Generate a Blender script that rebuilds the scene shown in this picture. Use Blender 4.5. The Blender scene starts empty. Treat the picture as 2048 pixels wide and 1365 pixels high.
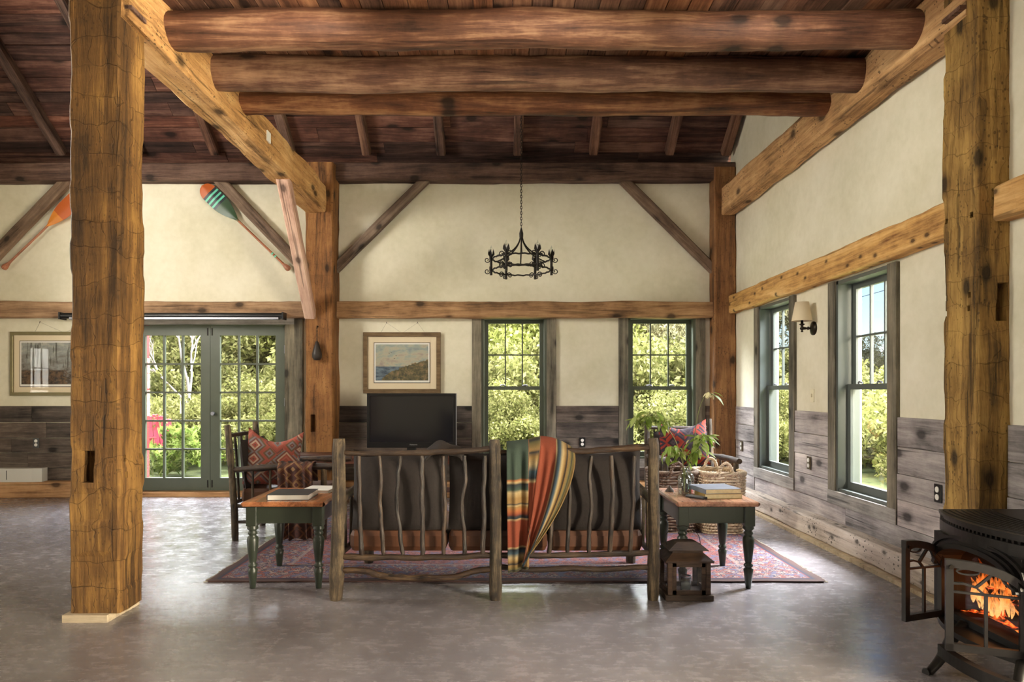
import bpy, bmesh, math, random
from math import sin, cos, pi, radians, sqrt, atan2
from mathutils import Vector, Matrix, noise
import numpy as np
random.seed(7); np.random.seed(7)
SC = bpy.context.scene; COL = SC.collection
F, H, VX, VY = 1365.0, 1.29, 1008.0, 782.0
def P(px, py, d): return Vector(((px-VX)/F*d, d, H+(VY-py)/F*d))
def lin(r, g, b):
    return tuple(((c/255)/12.92 if c/255 <= .04045 else ((c/255+.055)/1.055)**2.4) for c in (r, g, b))

# ------------------------------------------------ camera, world, light, exposure
cam = bpy.data.cameras.new('camera'); camo = bpy.data.objects.new('camera', cam); COL.objects.link(camo)
camo.location = (0, 0, H); camo.rotation_euler = (radians(90), 0, 0)
cam.sensor_width = 36; cam.lens = F/2048*36; cam.shift_x = (1024-VX)/2048; cam.shift_y = (VY-682.5)/2048
cam.clip_end = 500; SC.camera = camo
w = bpy.data.worlds.new('sky'); SC.world = w; w.use_nodes = True
nt = w.node_tree; nt.nodes.clear()
sky = nt.nodes.new('ShaderNodeTexSky'); sky.sky_type = 'NISHITA'; sky.sun_disc = False
sky.sun_elevation = radians(50); sky.sun_rotation = radians(200); sky.air_density = 1.0; sky.dust_density = .6; sky.ozone_density = 3
bg = nt.nodes.new('ShaderNodeBackground'); bg.inputs[1].default_value = .11
ou = nt.nodes.new('ShaderNodeOutputWorld')
nt.links.new(sky.outputs[0], bg.inputs[0]); nt.links.new(bg.outputs[0], ou.inputs[0])
def area(name, loc, rot, sx, sy, power, col):
    l = bpy.data.lights.new(name, 'AREA'); l.shape = 'RECTANGLE'; l.size = sx; l.size_y = sy; l.energy = power; l.color = col
    o = bpy.data.objects.new(name, l); COL.objects.link(o); o.location = loc; o.rotation_euler = rot; return o
sl = bpy.data.lights.new('sun', 'SUN'); sl.energy = 1.5; sl.angle = radians(1.5); sl.color = (1, .95, .84)
so = bpy.data.objects.new('sun', sl); COL.objects.link(so); so.rotation_euler = (radians(48), 0, radians(-20))
# added area lights outside, in place of bright sky, above the sight lines through the panes
area('added_daylight_back', (-2.8, 14.3, 6.8), (radians(-58), 0, 0), 15.0, 4.5, 5800, (.93, .97, 1.0))
area('added_daylight_side', (8.6, 7.2, 6.9), (0, radians(58), 0), 4.2, 10.0, 11000, (.95, .98, 1.0))
# added fill lights out of frame, brightening walls and timbers
def spot(name, loc, aim, power, col, ang):
    l = bpy.data.lights.new(name, 'SPOT'); l.energy = power; l.color = col; l.spot_size = radians(ang); l.spot_blend = .6; l.shadow_soft_size = .07
    o = bpy.data.objects.new(name, l); COL.objects.link(o); o.location = loc; o.rotation_euler = (Vector(aim)-Vector(loc)).to_track_quat('-Z', 'Y').to_euler(); return o
for _x, _a, _p in ((-1.2, -3.2, 17), (.3, .3, 10), (1.6, 2.3, 16)): spot('fill_spot', (_x, 3.5, 3.40), (_a, 8.3, 2.5), _p, (1.0, .93, .80), 112)
spot('bay_fill_spot', (-5.4, 4.6, 3.3), (0, 8.3, 2.8), 250, (1.0, .95, .85), 130).data.shadow_soft_size = .55
spot('bay_fill_spot', (-5.4, 5.2, 3.3), (2.7, 5.2, 2.6), 270, (1.0, .95, .84), 90).data.shadow_soft_size = .55
area('rear_fill', (-.4, -2.6, 4.6), (radians(52), 0, 0), 7.0, 1.6, 25, (1.0, .93, .8))  # added soft fill from behind the camera, not a fixture
area('added_fill_far_side', (3.75, .9, 1.45), (0, radians(108), 0), 2.0, 3.6, 1900, (1.0, .88, .66))  # added warm fill outside the unseen right windows, tilted upwards
area('added_fill_left', (-9.75, .5, 1.9), (0, radians(-97), 0), 2.6, 8.0, 600, (1.0, .95, .84))  # added fill light outside the unseen left windows
SC.view_settings.view_transform = 'Standard'; SC.view_settings.look = 'None'
SC.view_settings.gamma = 1; SC.view_settings.use_curve_mapping = False
SC.view_settings.exposure = 1.06

# ------------------------------------------------ object helpers
def tag(o, label=None, cat=None, group=None, kind=None):
    if label: o['label'] = label
    if cat: o['category'] = cat
    if group: o['group'] = group
    if kind: o['kind'] = kind
    return o
def thing(name, label=None, cat=None, loc=(0, 0, 0), rz=0, group=None, kind=None):
    o = bpy.data.objects.new(name, None); COL.objects.link(o); o.location = loc; o.rotation_euler = (0, 0, rz)
    o.empty_display_size = .05
    return tag(o, label, cat, group, kind)
class MB:
    def __init__(s): s.v = []; s.f = []; s.uv = None; s.sm = []
    def add(s, vs, fs, smooth=False):
        n = len(s.v); s.v += [tuple(v) for v in vs]; s.f += [tuple(i+n for i in f) for f in fs]; s.sm += [smooth]*len(fs); return s
    def box(s, x0, x1, y0, y1, z0, z1, b=0.0):
        if x0 > x1: x0, x1 = x1, x0
        if y0 > y1: y0, y1 = y1, y0
        if z0 > z1: z0, z1 = z1, z0
        if b <= 0:
            vs = [(x, y, z) for z in (z0, z1) for y in (y0, y1) for x in (x0, x1)]
            return s.add(vs, [(0, 2, 3, 1), (4, 5, 7, 6), (0, 1, 5, 4), (2, 6, 7, 3), (0, 4, 6, 2), (1, 3, 7, 5)])
        b = min(b, (x1-x0)*.45, (y1-y0)*.45, (z1-z0)*.45)
        lv = []
        for (zz, i) in ((z0, b), (z0+b, 0), (z1-b, 0), (z1, b)):
            a = b if i == 0 else b
            k = 0 if i == 0 else b*.0
            xx0, xx1, yy0, yy1 = x0+i, x1-i, y0+i, y1-i
            if i == 0: lv.append([(x0+b, y0, zz), (x1-b, y0, zz), (x1, y0+b, zz), (x1, y1-b, zz), (x1-b, y1, zz), (x0+b, y1, zz), (x0, y1-b, zz), (x0, y0+b, zz)])
            else: lv.append([(x0+b, y0+b*.5, zz), (x1-b, y0+b*.5, zz), (x1-b*.5, y0+b, zz), (x1-b*.5, y1-b, zz), (x1-b, y1-b*.5, zz), (x0+b, y1-b*.5, zz), (x0+b*.5, y1-b, zz), (x0+b*.5, y0+b, zz)])
        vs = sum(lv, []); fs = [tuple(range(7, -1, -1)), tuple(range(24, 32))]
        for r in range(3):
            for i in range(8):
                j = (i+1) % 8; fs.append((r*8+i, r*8+j, r*8+8+j, r*8+8+i))
        return s.add(vs, fs)
    def obox(s, p0, p1, w, t, up=(0, 0, 1)):
        p0, p1, up = Vector(p0), Vector(p1), Vector(up); d = (p1-p0).normalized(); a = d.cross(up).normalized(); b = a.cross(d)
        vs = [p+a*i*w/2+b*j*t/2 for p in (p0, p1) for j in (-1, 1) for i in (-1, 1)]
        return s.add(vs, [(0, 1, 3, 2), (4, 6, 7, 5), (0, 4, 5, 1), (2, 3, 7, 6), (0, 2, 6, 4), (1, 5, 7, 3)])
    def tube(s, pts, r, n=8, caps=True, wob=0.0, smooth=True, seed=0):
        pts = [Vector(p) for p in pts]; m = len(pts)
        rs = r if isinstance(r, (list, tuple)) else [r]*m
        t0 = (pts[1]-pts[0]).normalized(); a = t0.orthogonal().normalized(); vs = []
        for i, p in enumerate(pts):
            t = (pts[min(i+1, m-1)]-pts[max(i-1, 0)])
            if t.length < 1e-9: t = t0
            t.normalize(); a = (a-t*a.dot(t)); a = a.normalized() if a.length > 1e-6 else t.orthogonal().normalized(); b = t.cross(a)
            for k in range(n):
                an = 2*pi*k/n; dr = a*cos(an)+b*sin(an); rr = rs[i]
                if wob: rr *= 1+wob*noise.noise(Vector((i*.7+seed*9, cos(an)*1.2, sin(an)*1.2+seed)))
                vs.append(p+dr*rr)
        fs = []
        for i in range(m-1):
            for k in range(n):
                j = (k+1) % n; fs.append((i*n+k, i*n+j, i*n+n+j, i*n+n+k))
        s.add(vs, fs, smooth)
        if caps: s.add([vs[k] for k in range(n)], [tuple(range(n-1, -1, -1))]); s.add([vs[(m-1)*n+k] for k in range(n)], [tuple(range(n))])
        return s
    def lathe(s, prof, c=(0, 0, 0), n=16, smooth=True, caps=True):
        c = Vector(c); vs = [(c.x+r*cos(2*pi*k/n), c.y+r*sin(2*pi*k/n), c.z+z) for r, z in prof for k in range(n)]
        fs = [(i*n+k, i*n+(k+1) % n, i*n+n+(k+1) % n, i*n+n+k) for i in range(len(prof)-1) for k in range(n)]
        s.add(vs, fs, smooth)
        if caps:
            m = len(prof)-1
            s.add([vs[k] for k in range(n)], [tuple(range(n-1, -1, -1))]); s.add([vs[m*n+k] for k in range(n)], [tuple(range(n))])
        return s
    def sweep(s, pts, w, t, nrm, closed=False):
        pts = [Vector(p) for p in pts]; nrm = Vector(nrm).normalized(); m = len(pts); vs = []
        for i, p in enumerate(pts):
            if closed: tg = pts[(i+1) % m]-pts[i-1]
            else: tg = pts[min(i+1, m-1)]-pts[max(i-1, 0)]
            sd = nrm.cross(tg.normalized()).normalized()
            vs += [p-sd*w/2-nrm*t/2, p+sd*w/2-nrm*t/2, p+sd*w/2+nrm*t/2, p-sd*w/2+nrm*t/2]
        fs = []
        for i in range(m if closed else m-1):
            j = (i+1) % m
            for k in range(4): fs.append((i*4+k, i*4+(k+1) % 4, j*4+(k+1) % 4, j*4+k))
        if not closed: fs += [(3, 2, 1, 0), (m*4-4, m*4-3, m*4-2, m*4-1)]
        return s.add(vs, fs)
    def prism(s, poly, ax, a0, a1):
        def mk(u, v, a): return {'x': (a, u, v), 'y': (u, a, v), 'z': (u, v, a)}[ax]
        n = len(poly); vs = [mk(u, v, a0) for u, v in poly]+[mk(u, v, a1) for u, v in poly]
        return s.add(vs, [tuple(range(n)), tuple(range(2*n-1, n-1, -1))]+[(i, n+i, n+(i+1) % n, (i+1) % n) for i in range(n)])
    def grid(s, fn, nu, nv, smooth=True, uv=None):
        vs = [fn(i/nu, j/nv) for j in range(nv+1) for i in range(nu+1)]
        fs = [(j*(nu+1)+i, j*(nu+1)+i+1, (j+1)*(nu+1)+i+1, (j+1)*(nu+1)+i) for j in range(nv) for i in range(nu)]
        if uv: s.uv = [uv(i/nu, j/nv) for j in range(nv+1) for i in range(nu+1)]
        return s.add(vs, fs, smooth)
    def mesh(s, name='m', fix=True):
        me = bpy.data.meshes.new(name); me.from_pydata(s.v, [], s.f)
        me.polygons.foreach_set('use_smooth', s.sm)
        if s.uv:
            ul = me.uv_layers.new(name='UVMap')
            for l in me.loops: ul.data[l.index].uv = s.uv[l.vertex_index]
        if fix:
            bm = bmesh.new(); bm.from_mesh(me); bmesh.ops.recalc_face_normals(bm, faces=bm.faces); bm.to_mesh(me); bm.free()
        me.update(); return me
    def build(s, name, mat, parent=None, loc=None, rot=None, label=None, cat=None, group=None, kind=None, off=None):
        if off is not None: s.v = [(v[0]-off[0], v[1]-off[1], v[2]-off[2]) for v in s.v]
        return link(s.mesh(name), name, mat, parent, loc, rot, label, cat, group, kind)
def link(me, name, mat=None, parent=None, loc=None, rot=None, label=None, cat=None, group=None, kind=None):
    if mat is not None and not me.materials: me.materials.append(mat)
    o = bpy.data.objects.new(name, me); COL.objects.link(o)
    if parent: o.parent = parent
    if loc is not None: o.location = loc
    if rot is not None: o.rotation_euler = rot
    return tag(o, label, cat, group, kind)
def copy_tree(o, parent=None):
    c = o.copy(); COL.objects.link(c); c.parent = parent
    for ch in list(o.children): copy_tree(ch, c)
    return c
def world_center(o): return o
def spline(pts, n=8):
    pts = [Vector(p) for p in pts]; out = []
    for i in range(len(pts)-1):
        p0, p1, p2, p3 = pts[max(i-1, 0)], pts[i], pts[i+1], pts[min(i+2, len(pts)-1)]
        for k in range(n):
            t = k/n; out.append(.5*((2*p1)+(-p0+p2)*t+(2*p0-5*p1+4*p2-p3)*t*t+(-p0+3*p1-3*p2+p3)*t**3))
    out.append(pts[-1]); return out

# ------------------------------------------------ materials
class M:
    def __init__(s, name):
        s.m = bpy.data.materials.new(name); s.m.use_nodes = True; s.t = s.m.node_tree
        s.b = s.t.nodes['Principled BSDF']; s.out = s.t.nodes['Material Output']
    def n(s, ty, **kw):
        nd = s.t.nodes.new('ShaderNode'+ty)
        for k, v in kw.items():
            if k.startswith('i_'): s.put(nd.inputs[int(k[2:])], v)
            else: setattr(nd, k, v)
        return nd
    def put(s, sock, v):
        if isinstance(v, bpy.types.NodeSocket): s.t.links.new(v, sock)
        elif isinstance(v, tuple) and len(v) == 3 and sock.type == 'RGBA': sock.default_value = (*v, 1)
        else: sock.default_value = v
    def set(s, **kw):
        for k, v in kw.items(): s.put(s.b.inputs[k.replace('_', ' ')], v)
        return s
    def math(s, op, a, b=0.0, clamp=False):
        nd = s.n('Math', operation=op); nd.use_clamp = clamp; s.put(nd.inputs[0], a); s.put(nd.inputs[1], b); return nd.outputs[0]
    def ramp(s, fac, stops, interp='LINEAR'):
        nd = s.n('ValToRGB'); cr = nd.color_ramp; cr.interpolation = interp
        while len(cr.elements) > 1: cr.elements.remove(cr.elements[-1])
        cr.elements[0].position = stops[0][0]; cr.elements[0].color = (*stops[0][1], 1)
        for p, c in stops[1:]: e = cr.elements.new(p); e.color = (*c, 1)
        s.put(nd.inputs[0], fac); return nd.outputs[0]
    def mix(s, fac, a, b, mode='MIX'):
        nd = s.n('MixRGB', blend_type=mode); s.put(nd.inputs[0], fac); s.put(nd.inputs[1], a); s.put(nd.inputs[2], b); return nd.outputs[0]
    def coord(s, which='Object', scale=(1, 1, 1), rnd=True, loc=(0, 0, 0)):
        tc = s.n('TexCoord'); mp = s.n('Mapping'); s.put(mp.inputs[0], tc.outputs[which]); mp.inputs[3].default_value = scale; mp.inputs[1].default_value = loc
        if rnd:
            oi = s.n('ObjectInfo'); k = s.math('MULTIPLY', oi.outputs['Random'], 37.0); ad = s.n('VectorMath', operation='ADD')
            s.put(ad.inputs[0], mp.outputs[0]); s.put(ad.inputs[1], k); return ad.outputs[0]
        return mp.outputs[0]
    def noise(s, vec, scale=5, detail=4, rough=.55, dist=0.0):
        nd = s.n('TexNoise'); s.put(nd.inputs['Vector'], vec); nd.inputs['Scale'].default_value = scale; nd.inputs['Detail'].default_value = detail
        nd.inputs['Roughness'].default_value = rough; nd.inputs['Distortion'].default_value = dist; return nd.outputs[0]
    def bump(s, h, strength=.3, dist=.01):
        nd = s.n('Bump'); nd.inputs['Strength'].default_value = strength; nd.inputs['Distance'].default_value = dist
        s.put(nd.inputs['Height'], h); s.put(s.b.inputs['Normal'], nd.outputs[0]); return s
def plain(name, col, rough=.5, metal=0.0, var=.0, sc=8, bump=0.0, **kw):
    m = M(name); m.set(Roughness=rough, Metallic=metal, **kw)
    if var:
        v = m.coord(); nn = m.noise(v, sc, 5, .6)
        m.set(Base_Color=m.ramp(nn, [(.3, tuple(c*(1-var) for c in col)), (.7, tuple(min(1, c*(1+var)) for c in col))]))
        if bump: m.bump(nn, bump)
    else: m.set(Base_Color=col)
    return m.m
def wood(name, dark, mid, light, ax='X', sc=1.0, rough=.75, bump=.5, tint=.25, knots=True, fine=60, spec=.3, streak=.55, hew=0.0, holes=0.0, sat=.74, kn=2.3):
    """timber: noise stretched along the grain, dark checks, knots, optional adze ledges and worm holes, one tint per object"""
    m = M(name); i = 'XYZ'.index(ax); st = tuple((.07 if k == i else 1)*sc for k in range(3))
    v = m.coord(scale=st)
    big = m.noise(v, 8, 6, .68, .9); fin = m.noise(v, fine, 5, .7)
    v1 = m.coord(scale=(sc, sc, sc)); sp = m.n('SeparateXYZ'); m.put(sp.inputs[0], v1); o3 = [sp.outputs[k] for k in range(3)]
    g = o3[i]; cr = m.math('ADD', o3[(i+1) % 3], o3[(i+2) % 3]); blot = m.noise(v1, 2.4, 5, .65)
    f = m.math('ADD', m.math('MULTIPLY', big, .52), m.math('ADD', m.math('MULTIPLY', blot, .33), m.math('MULTIPLY', fin, .24)))
    c = m.ramp(f, [(.42, dark), (.54, mid), (.68, light)])
    hgt = m.math('ADD', m.math('MULTIPLY', big, .8), m.math('MULTIPLY', fin, .8))
    dk = tuple(k*.2 for k in dark)
    if streak:
        chk = m.noise(m.coord(scale=tuple((.035 if k == i else 1)*sc for k in range(3))), 15, 3, .6, .3)
        d = m.ramp(chk, [(.335, (1, 1, 1)), (.372, (0, 0, 0))]); c = m.mix(m.math('MULTIPLY', d, streak), c, dk); hgt = m.math('SUBTRACT', hgt, m.math('MULTIPLY', d, .8))
    def uvw(sx, sy):
        cb = m.n('CombineXYZ'); m.put(cb.inputs[0], m.math('MULTIPLY', g, sx)); m.put(cb.inputs[1], m.math('MULTIPLY', cr, sy)); return cb.outputs[0]
    if knots:
        vo = m.n('TexVoronoi', voronoi_dimensions='2D'); m.put(vo.inputs['Vector'], uvw(.6, 1)); vo.inputs['Scale'].default_value = kn
        dd = m.math('ADD', vo.outputs['Distance'], m.math('MULTIPLY', m.math('SUBTRACT', fin, .5), .05)); kd = m.ramp(dd, [(.05, (1, 1, 1)), (.09, (.35,)*3), (.15, (0, 0, 0))]); c = m.mix(m.math('MULTIPLY', kd, .85), c, dk)
    if holes:
        vo = m.n('TexVoronoi', voronoi_dimensions='2D'); m.put(vo.inputs['Vector'], uvw(.7, 1)); vo.inputs['Scale'].default_value = 26
        n2 = m.noise(v1, 5, 3, .6); hd = m.math('MULTIPLY', m.math('LESS_THAN', vo.outputs['Distance'], m.math('MULTIPLY', m.math('SUBTRACT', n2, .44), .9)), holes); c = m.mix(hd, c, dk); hgt = m.math('SUBTRACT', hgt, hd)
    if hew:
        br = m.n('TexBrick'); cb = m.n('CombineXYZ'); wob = m.math('MULTIPLY', m.math('SUBTRACT', m.noise(v1, 2.3, 3), .5), .34)
        m.put(cb.inputs[0], m.math('ADD', cr, wob)); m.put(cb.inputs[1], m.math('ADD', g, wob)); m.put(br.inputs['Vector'], cb.outputs[0])
        br.inputs['Scale'].default_value = 1; br.inputs['Brick Width'].default_value = .105; br.inputs['Row Height'].default_value = .19; br.inputs['Mortar Size'].default_value = .0028; br.inputs['Mortar Smooth'].default_value = .6
        br.offset = .37; br.squash = .7; br.squash_frequency = 3; br.inputs['Color1'].default_value = (0, 0, 0, 1); br.inputs['Color2'].default_value = (1, 1, 1, 1); br.inputs['Mortar'].default_value = (.5, .5, .5, 1)
        c = m.mix(m.math('MULTIPLY', br.outputs['Fac'], .28*hew), c, dk); bw = m.n('RGBToBW'); m.put(bw.inputs[0], br.outputs['Color'])
        c = m.mix(m.math('MULTIPLY', bw.outputs[0], .16*hew), c, dk); hgt = m.math('ADD', hgt, m.math('MULTIPLY', bw.outputs[0], .7*hew)); hgt = m.math('SUBTRACT', hgt, m.math('MULTIPLY', br.outputs['Fac'], .6*hew))
    oi = m.n('ObjectInfo'); hs = m.n('HueSaturation'); m.put(hs.inputs['Color'], c)
    m.put(hs.inputs['Value'], m.math('ADD', 1-tint, m.math('MULTIPLY', oi.outputs['Random'], 2*tint)))
    m.put(hs.inputs['Saturation'], m.math('ADD', sat, m.math('MULTIPLY', oi.outputs['Random'], .2))); c = hs.outputs[0]
    m.set(Base_Color=c, Roughness=rough); m.b.inputs['Specular IOR Level'].default_value = spec
    m.bump(hgt, bump, .012)
    return m.m
W_COL = wood('hewn_column', lin(58, 40, 21), lin(108, 76, 39), lin(160, 120, 64), sc=1.1, bump=.9, tint=.03, knots=False, hew=1, holes=.4, sat=.86)
W_COLR = wood('hewn_column_right', lin(64, 48, 26), lin(152, 114, 50), lin(206, 164, 80), sc=1.1, bump=.9, tint=.03, hew=.9, holes=.5, sat=.9)
W_POST = wood('hewn_post', lin(72, 46, 24), lin(136, 90, 46), lin(172, 122, 68), sc=1.1, bump=.6, tint=.06, hew=.5, holes=.4, sat=.85)
W_TIE = wood('tie_timber', lin(118, 84, 48), lin(198, 148, 90), lin(232, 190, 130), sc=1.0, bump=.6, tint=.03, hew=.4, holes=.7, sat=.82)
W_LOG = wood('peeled_log', lin(50, 26, 12), lin(108, 62, 30), lin(178, 126, 76), sc=.9, bump=.5, tint=.08, rough=.6)
W_RAIL = wood('girt_timber', lin(96, 66, 34), lin(158, 114, 66), lin(196, 152, 98), sc=1.0, bump=.5, tint=.08)
W_RAILR = wood('pine_girt', lin(122, 78, 36), lin(206, 156, 84), lin(236, 196, 128), sc=1.0, bump=.45, tint=.04, hew=.3, sat=.85, kn=5.5)
W_DARK = wood('old_rafter', lin(44, 27, 19), lin(92, 60, 43), lin(134, 96, 72), sc=1.0, bump=.5, tint=.15)
W_ROOF = wood('roof_board', lin(34, 16, 11), lin(84, 46, 31), lin(138, 92, 70), sc=.8, bump=.5, tint=.5)
W_LOFT = wood('loft_board', lin(50, 26, 12), lin(112, 64, 32), lin(162, 106, 60), ax='Y', sc=.9, bump=.4, tint=.35)
W_BRACE = wood('weathered_brace', lin(66, 50, 38), lin(116, 92, 72), lin(150, 124, 100), sc=1.2, bump=.5, tint=.1)
W_BRACEP = wood('pale_brace', lin(140, 96, 74), lin(196, 150, 124), lin(220, 180, 150), sc=1.2, bump=.4, tint=.05)
W_BARN = wood('barn_board_dark', lin(44, 38, 35), lin(86, 74, 66), lin(128, 112, 98), sc=1.0, bump=.6, tint=.35, streak=.4)
W_BARNR = wood('barn_board_grey', lin(98, 92, 92), lin(158, 148, 146), lin(204, 194, 188), sc=1.0, bump=.8, tint=.2, streak=.6)
W_CASE = wood('casing_board', lin(62, 58, 48), lin(112, 104, 86), lin(152, 140, 116), ax='Z', sc=1.0, bump=.5, tint=.12)
W_CASEX = wood('casing_board_level', lin(96, 92, 88), lin(152, 146, 138), lin(186, 178, 168), ax='X', sc=1.0, bump=.5, tint=.1)
W_SILL = wood('pine_sill', lin(128, 84, 44), lin(186, 136, 82), lin(214, 168, 112), sc=1.0, bump=.4, tint=.06)
W_SILLR = wood('pale_kerb', lin(138, 118, 98), lin(196, 176, 156), lin(226, 210, 192), sc=1.0, bump=.7, tint=.04, holes=.8, kn=5)
W_PLY = wood('pale_pad', lin(150, 128, 96), lin(188, 166, 130), lin(206, 184, 148), sc=2, bump=.3, tint=0, knots=False)
W_TOP = wood('table_top', lin(98, 50, 24), lin(158, 94, 50), lin(190, 122, 70), ax='Y', sc=1.6, rough=.25, bump=.08, tint=.03, knots=False, spec=.6, streak=.15)
W_BARK = wood('hickory_bark', lin(26, 18, 11), lin(62, 47, 29), lin(126, 104, 70), ax='Z', sc=3.0, rough=.55, bump=.7, tint=.12, spec=.4)
W_BARKS = wood('hickory_spindle', lin(22, 13, 9), lin(44, 30, 20), lin(88, 66, 44), ax='Z', sc=3.0, rough=.4, bump=.5, tint=.12, spec=.5)
W_BARKX = wood('hickory_bark_level', lin(26, 15, 9), lin(54, 35, 20), lin(96, 70, 40), ax='X', sc=3.0, rough=.5, bump=.6, tint=.12, spec=.4)
W_CONS = wood('console_wood', lin(48, 24, 16), lin(86, 46, 30), lin(112, 66, 42), sc=1.4, rough=.4, bump=.2, tint=.04, knots=False)
W_LANT = wood('lantern_wood', lin(34, 22, 14), lin(66, 46, 32), lin(92, 68, 50), sc=2.5, rough=.6, bump=.3, tint=.05, knots=False)
W_PADS = wood('paddle_shaft', lin(120, 62, 30), lin(168, 96, 52), lin(190, 120, 72), sc=3, rough=.4, bump=.1, tint=.03, knots=False)
PLASTER = M('plaster'); _v = PLASTER.coord(rnd=False); _n = PLASTER.noise(_v, 1.6, 6, .6); _f = PLASTER.noise(_v, 14, 5, .6)
PLASTER.set(Base_Color=PLASTER.ramp(PLASTER.math('ADD', PLASTER.math('MULTIPLY', _n, .7), PLASTER.math('MULTIPLY', _f, .3)), [(.35, lin(212, 206, 180)), (.55, lin(226, 220, 198)), (.7, lin(233, 228, 208))]), Roughness=.85)
PLASTER.bump(_f, .12, .01); PLASTER = PLASTER.m
PLDARK = plain('roof_felt', lin(40, 26, 18), .9)
# polished concrete
c_ = M('polished_concrete'); v_ = c_.coord(rnd=False); a_ = c_.noise(v_, .9, 6, .65, .6); b_ = c_.noise(v_, 7, 8, .7, .5); d_ = c_.noise(c_.coord(rnd=False, scale=(.6, 2.2, 1)), 14, 6, .7)
fm = c_.math('ADD', c_.math('MULTIPLY', a_, .45), c_.math('ADD', c_.math('MULTIPLY', b_, .3), c_.math('MULTIPLY', d_, .25)))
c_.set(Base_Color=c_.ramp(fm, [(.30, lin(92, 86, 88)), (.5, lin(126, 120, 123)), (.70, lin(158, 152, 157))]))
c_.set(Roughness=c_.ramp(c_.math('ADD', c_.math('MULTIPLY', b_, .5), c_.math('MULTIPLY', d_, .5)), [(.35, (.13,)*3), (.65, (.36,)*3)]))
c_.b.inputs['Specular IOR Level'].default_value = 1.0
c_.bump(c_.math('ADD', c_.math('MULTIPLY', b_, .5), c_.math('MULTIPLY', d_, .9)), .20, .006); CONC = c_.m
GREEN = plain('green_paint', lin(78, 84, 70), .4, var=.08, sc=5)
GREENB = plain('blue_green_paint', lin(86, 92, 88), .4, var=.06, sc=5)
TGREEN = plain('table_green', lin(48, 54, 44), .35, var=.1, sc=9)
IRON = plain('wrought_iron', lin(38, 33, 29), .5, .6, var=.3, sc=30)
CAST = plain('cast_iron', lin(46, 43, 41), .42, .55, var=.18, sc=24, bump=.1)
CASTD = plain('sooty_iron', lin(26, 24, 24), .7, .2, var=.3, sc=14)
STEEL = plain('brushed_steel', lin(150, 150, 158), .42, 1.0)
BLACK = plain('black_plastic', lin(22, 22, 24), .3)
WHITE = plain('white_plastic', lin(224, 222, 216), .4)
CREAM = plain('cream_switch', lin(226, 218, 190), .4)
BRONZE = plain('dark_bronze', lin(48, 42, 34), .35, .8)
LINEN = M('linen_shade'); LINEN.set(Base_Color=lin(226, 210, 178), Roughness=.9); LINEN.b.inputs['Transmission Weight'].default_value = 0; LINEN = LINEN.m
PAPER = plain('paper_edge', lin(206, 192, 156), .8, var=.12, sc=40)
WHITEP = plain('white_paper', lin(232, 230, 224), .6)
MATB = plain('mat_board', lin(222, 206, 176), .8)
REDP = plain('red_paint', lin(160, 40, 42), .5); PINKP = plain('pink_paint', lin(186, 72, 98), .5)
WIRE = plain('hanging_wire', lin(120, 108, 84), .5, .4)
def glass(name, tint=(1, 1, 1), rough=.0, refl=1.0):
    m = M(name); t = m.t; t.nodes.remove(m.b)
    tr = m.n('BsdfTransparent'); tr.inputs[0].default_value = (*tint, 1); gl = m.n('BsdfGlossy'); gl.inputs['Roughness'].default_value = rough
    ge = m.n('NewGeometry'); dt = m.n('VectorMath', operation='DOT_PRODUCT'); m.put(dt.inputs[0], ge.outputs['Normal']); m.put(dt.inputs[1], ge.outputs['Incoming'])
    k = m.math('POWER', m.math('SUBTRACT', 1.0, m.math('ABSOLUTE', dt.outputs['Value']), True), 5.0); fr = m.math('ADD', .04, m.math('MULTIPLY', k, .9))
    mx = m.n('MixShader'); m.put(mx.inputs[0], m.math('MULTIPLY', fr, refl, True))
    m.put(mx.inputs[1], tr.outputs[0]); m.put(mx.inputs[2], gl.outputs[0]); m.put(m.out.inputs[0], mx.outputs[0]); return m.m
GLASS = glass('window_glass'); PGLASS = glass('picture_glass_mat', (1, 1, 1), .0, .3); JAR = glass('jar_glass', (.93, .96, .95), .02, 2.2)
SCREEN = M('tv_screen'); SCREEN.set(Base_Color=(.012, .012, .015), Roughness=.12); SCREEN.b.inputs['Specular IOR Level'].default_value = .6; SCREEN = SCREEN.m

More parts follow.
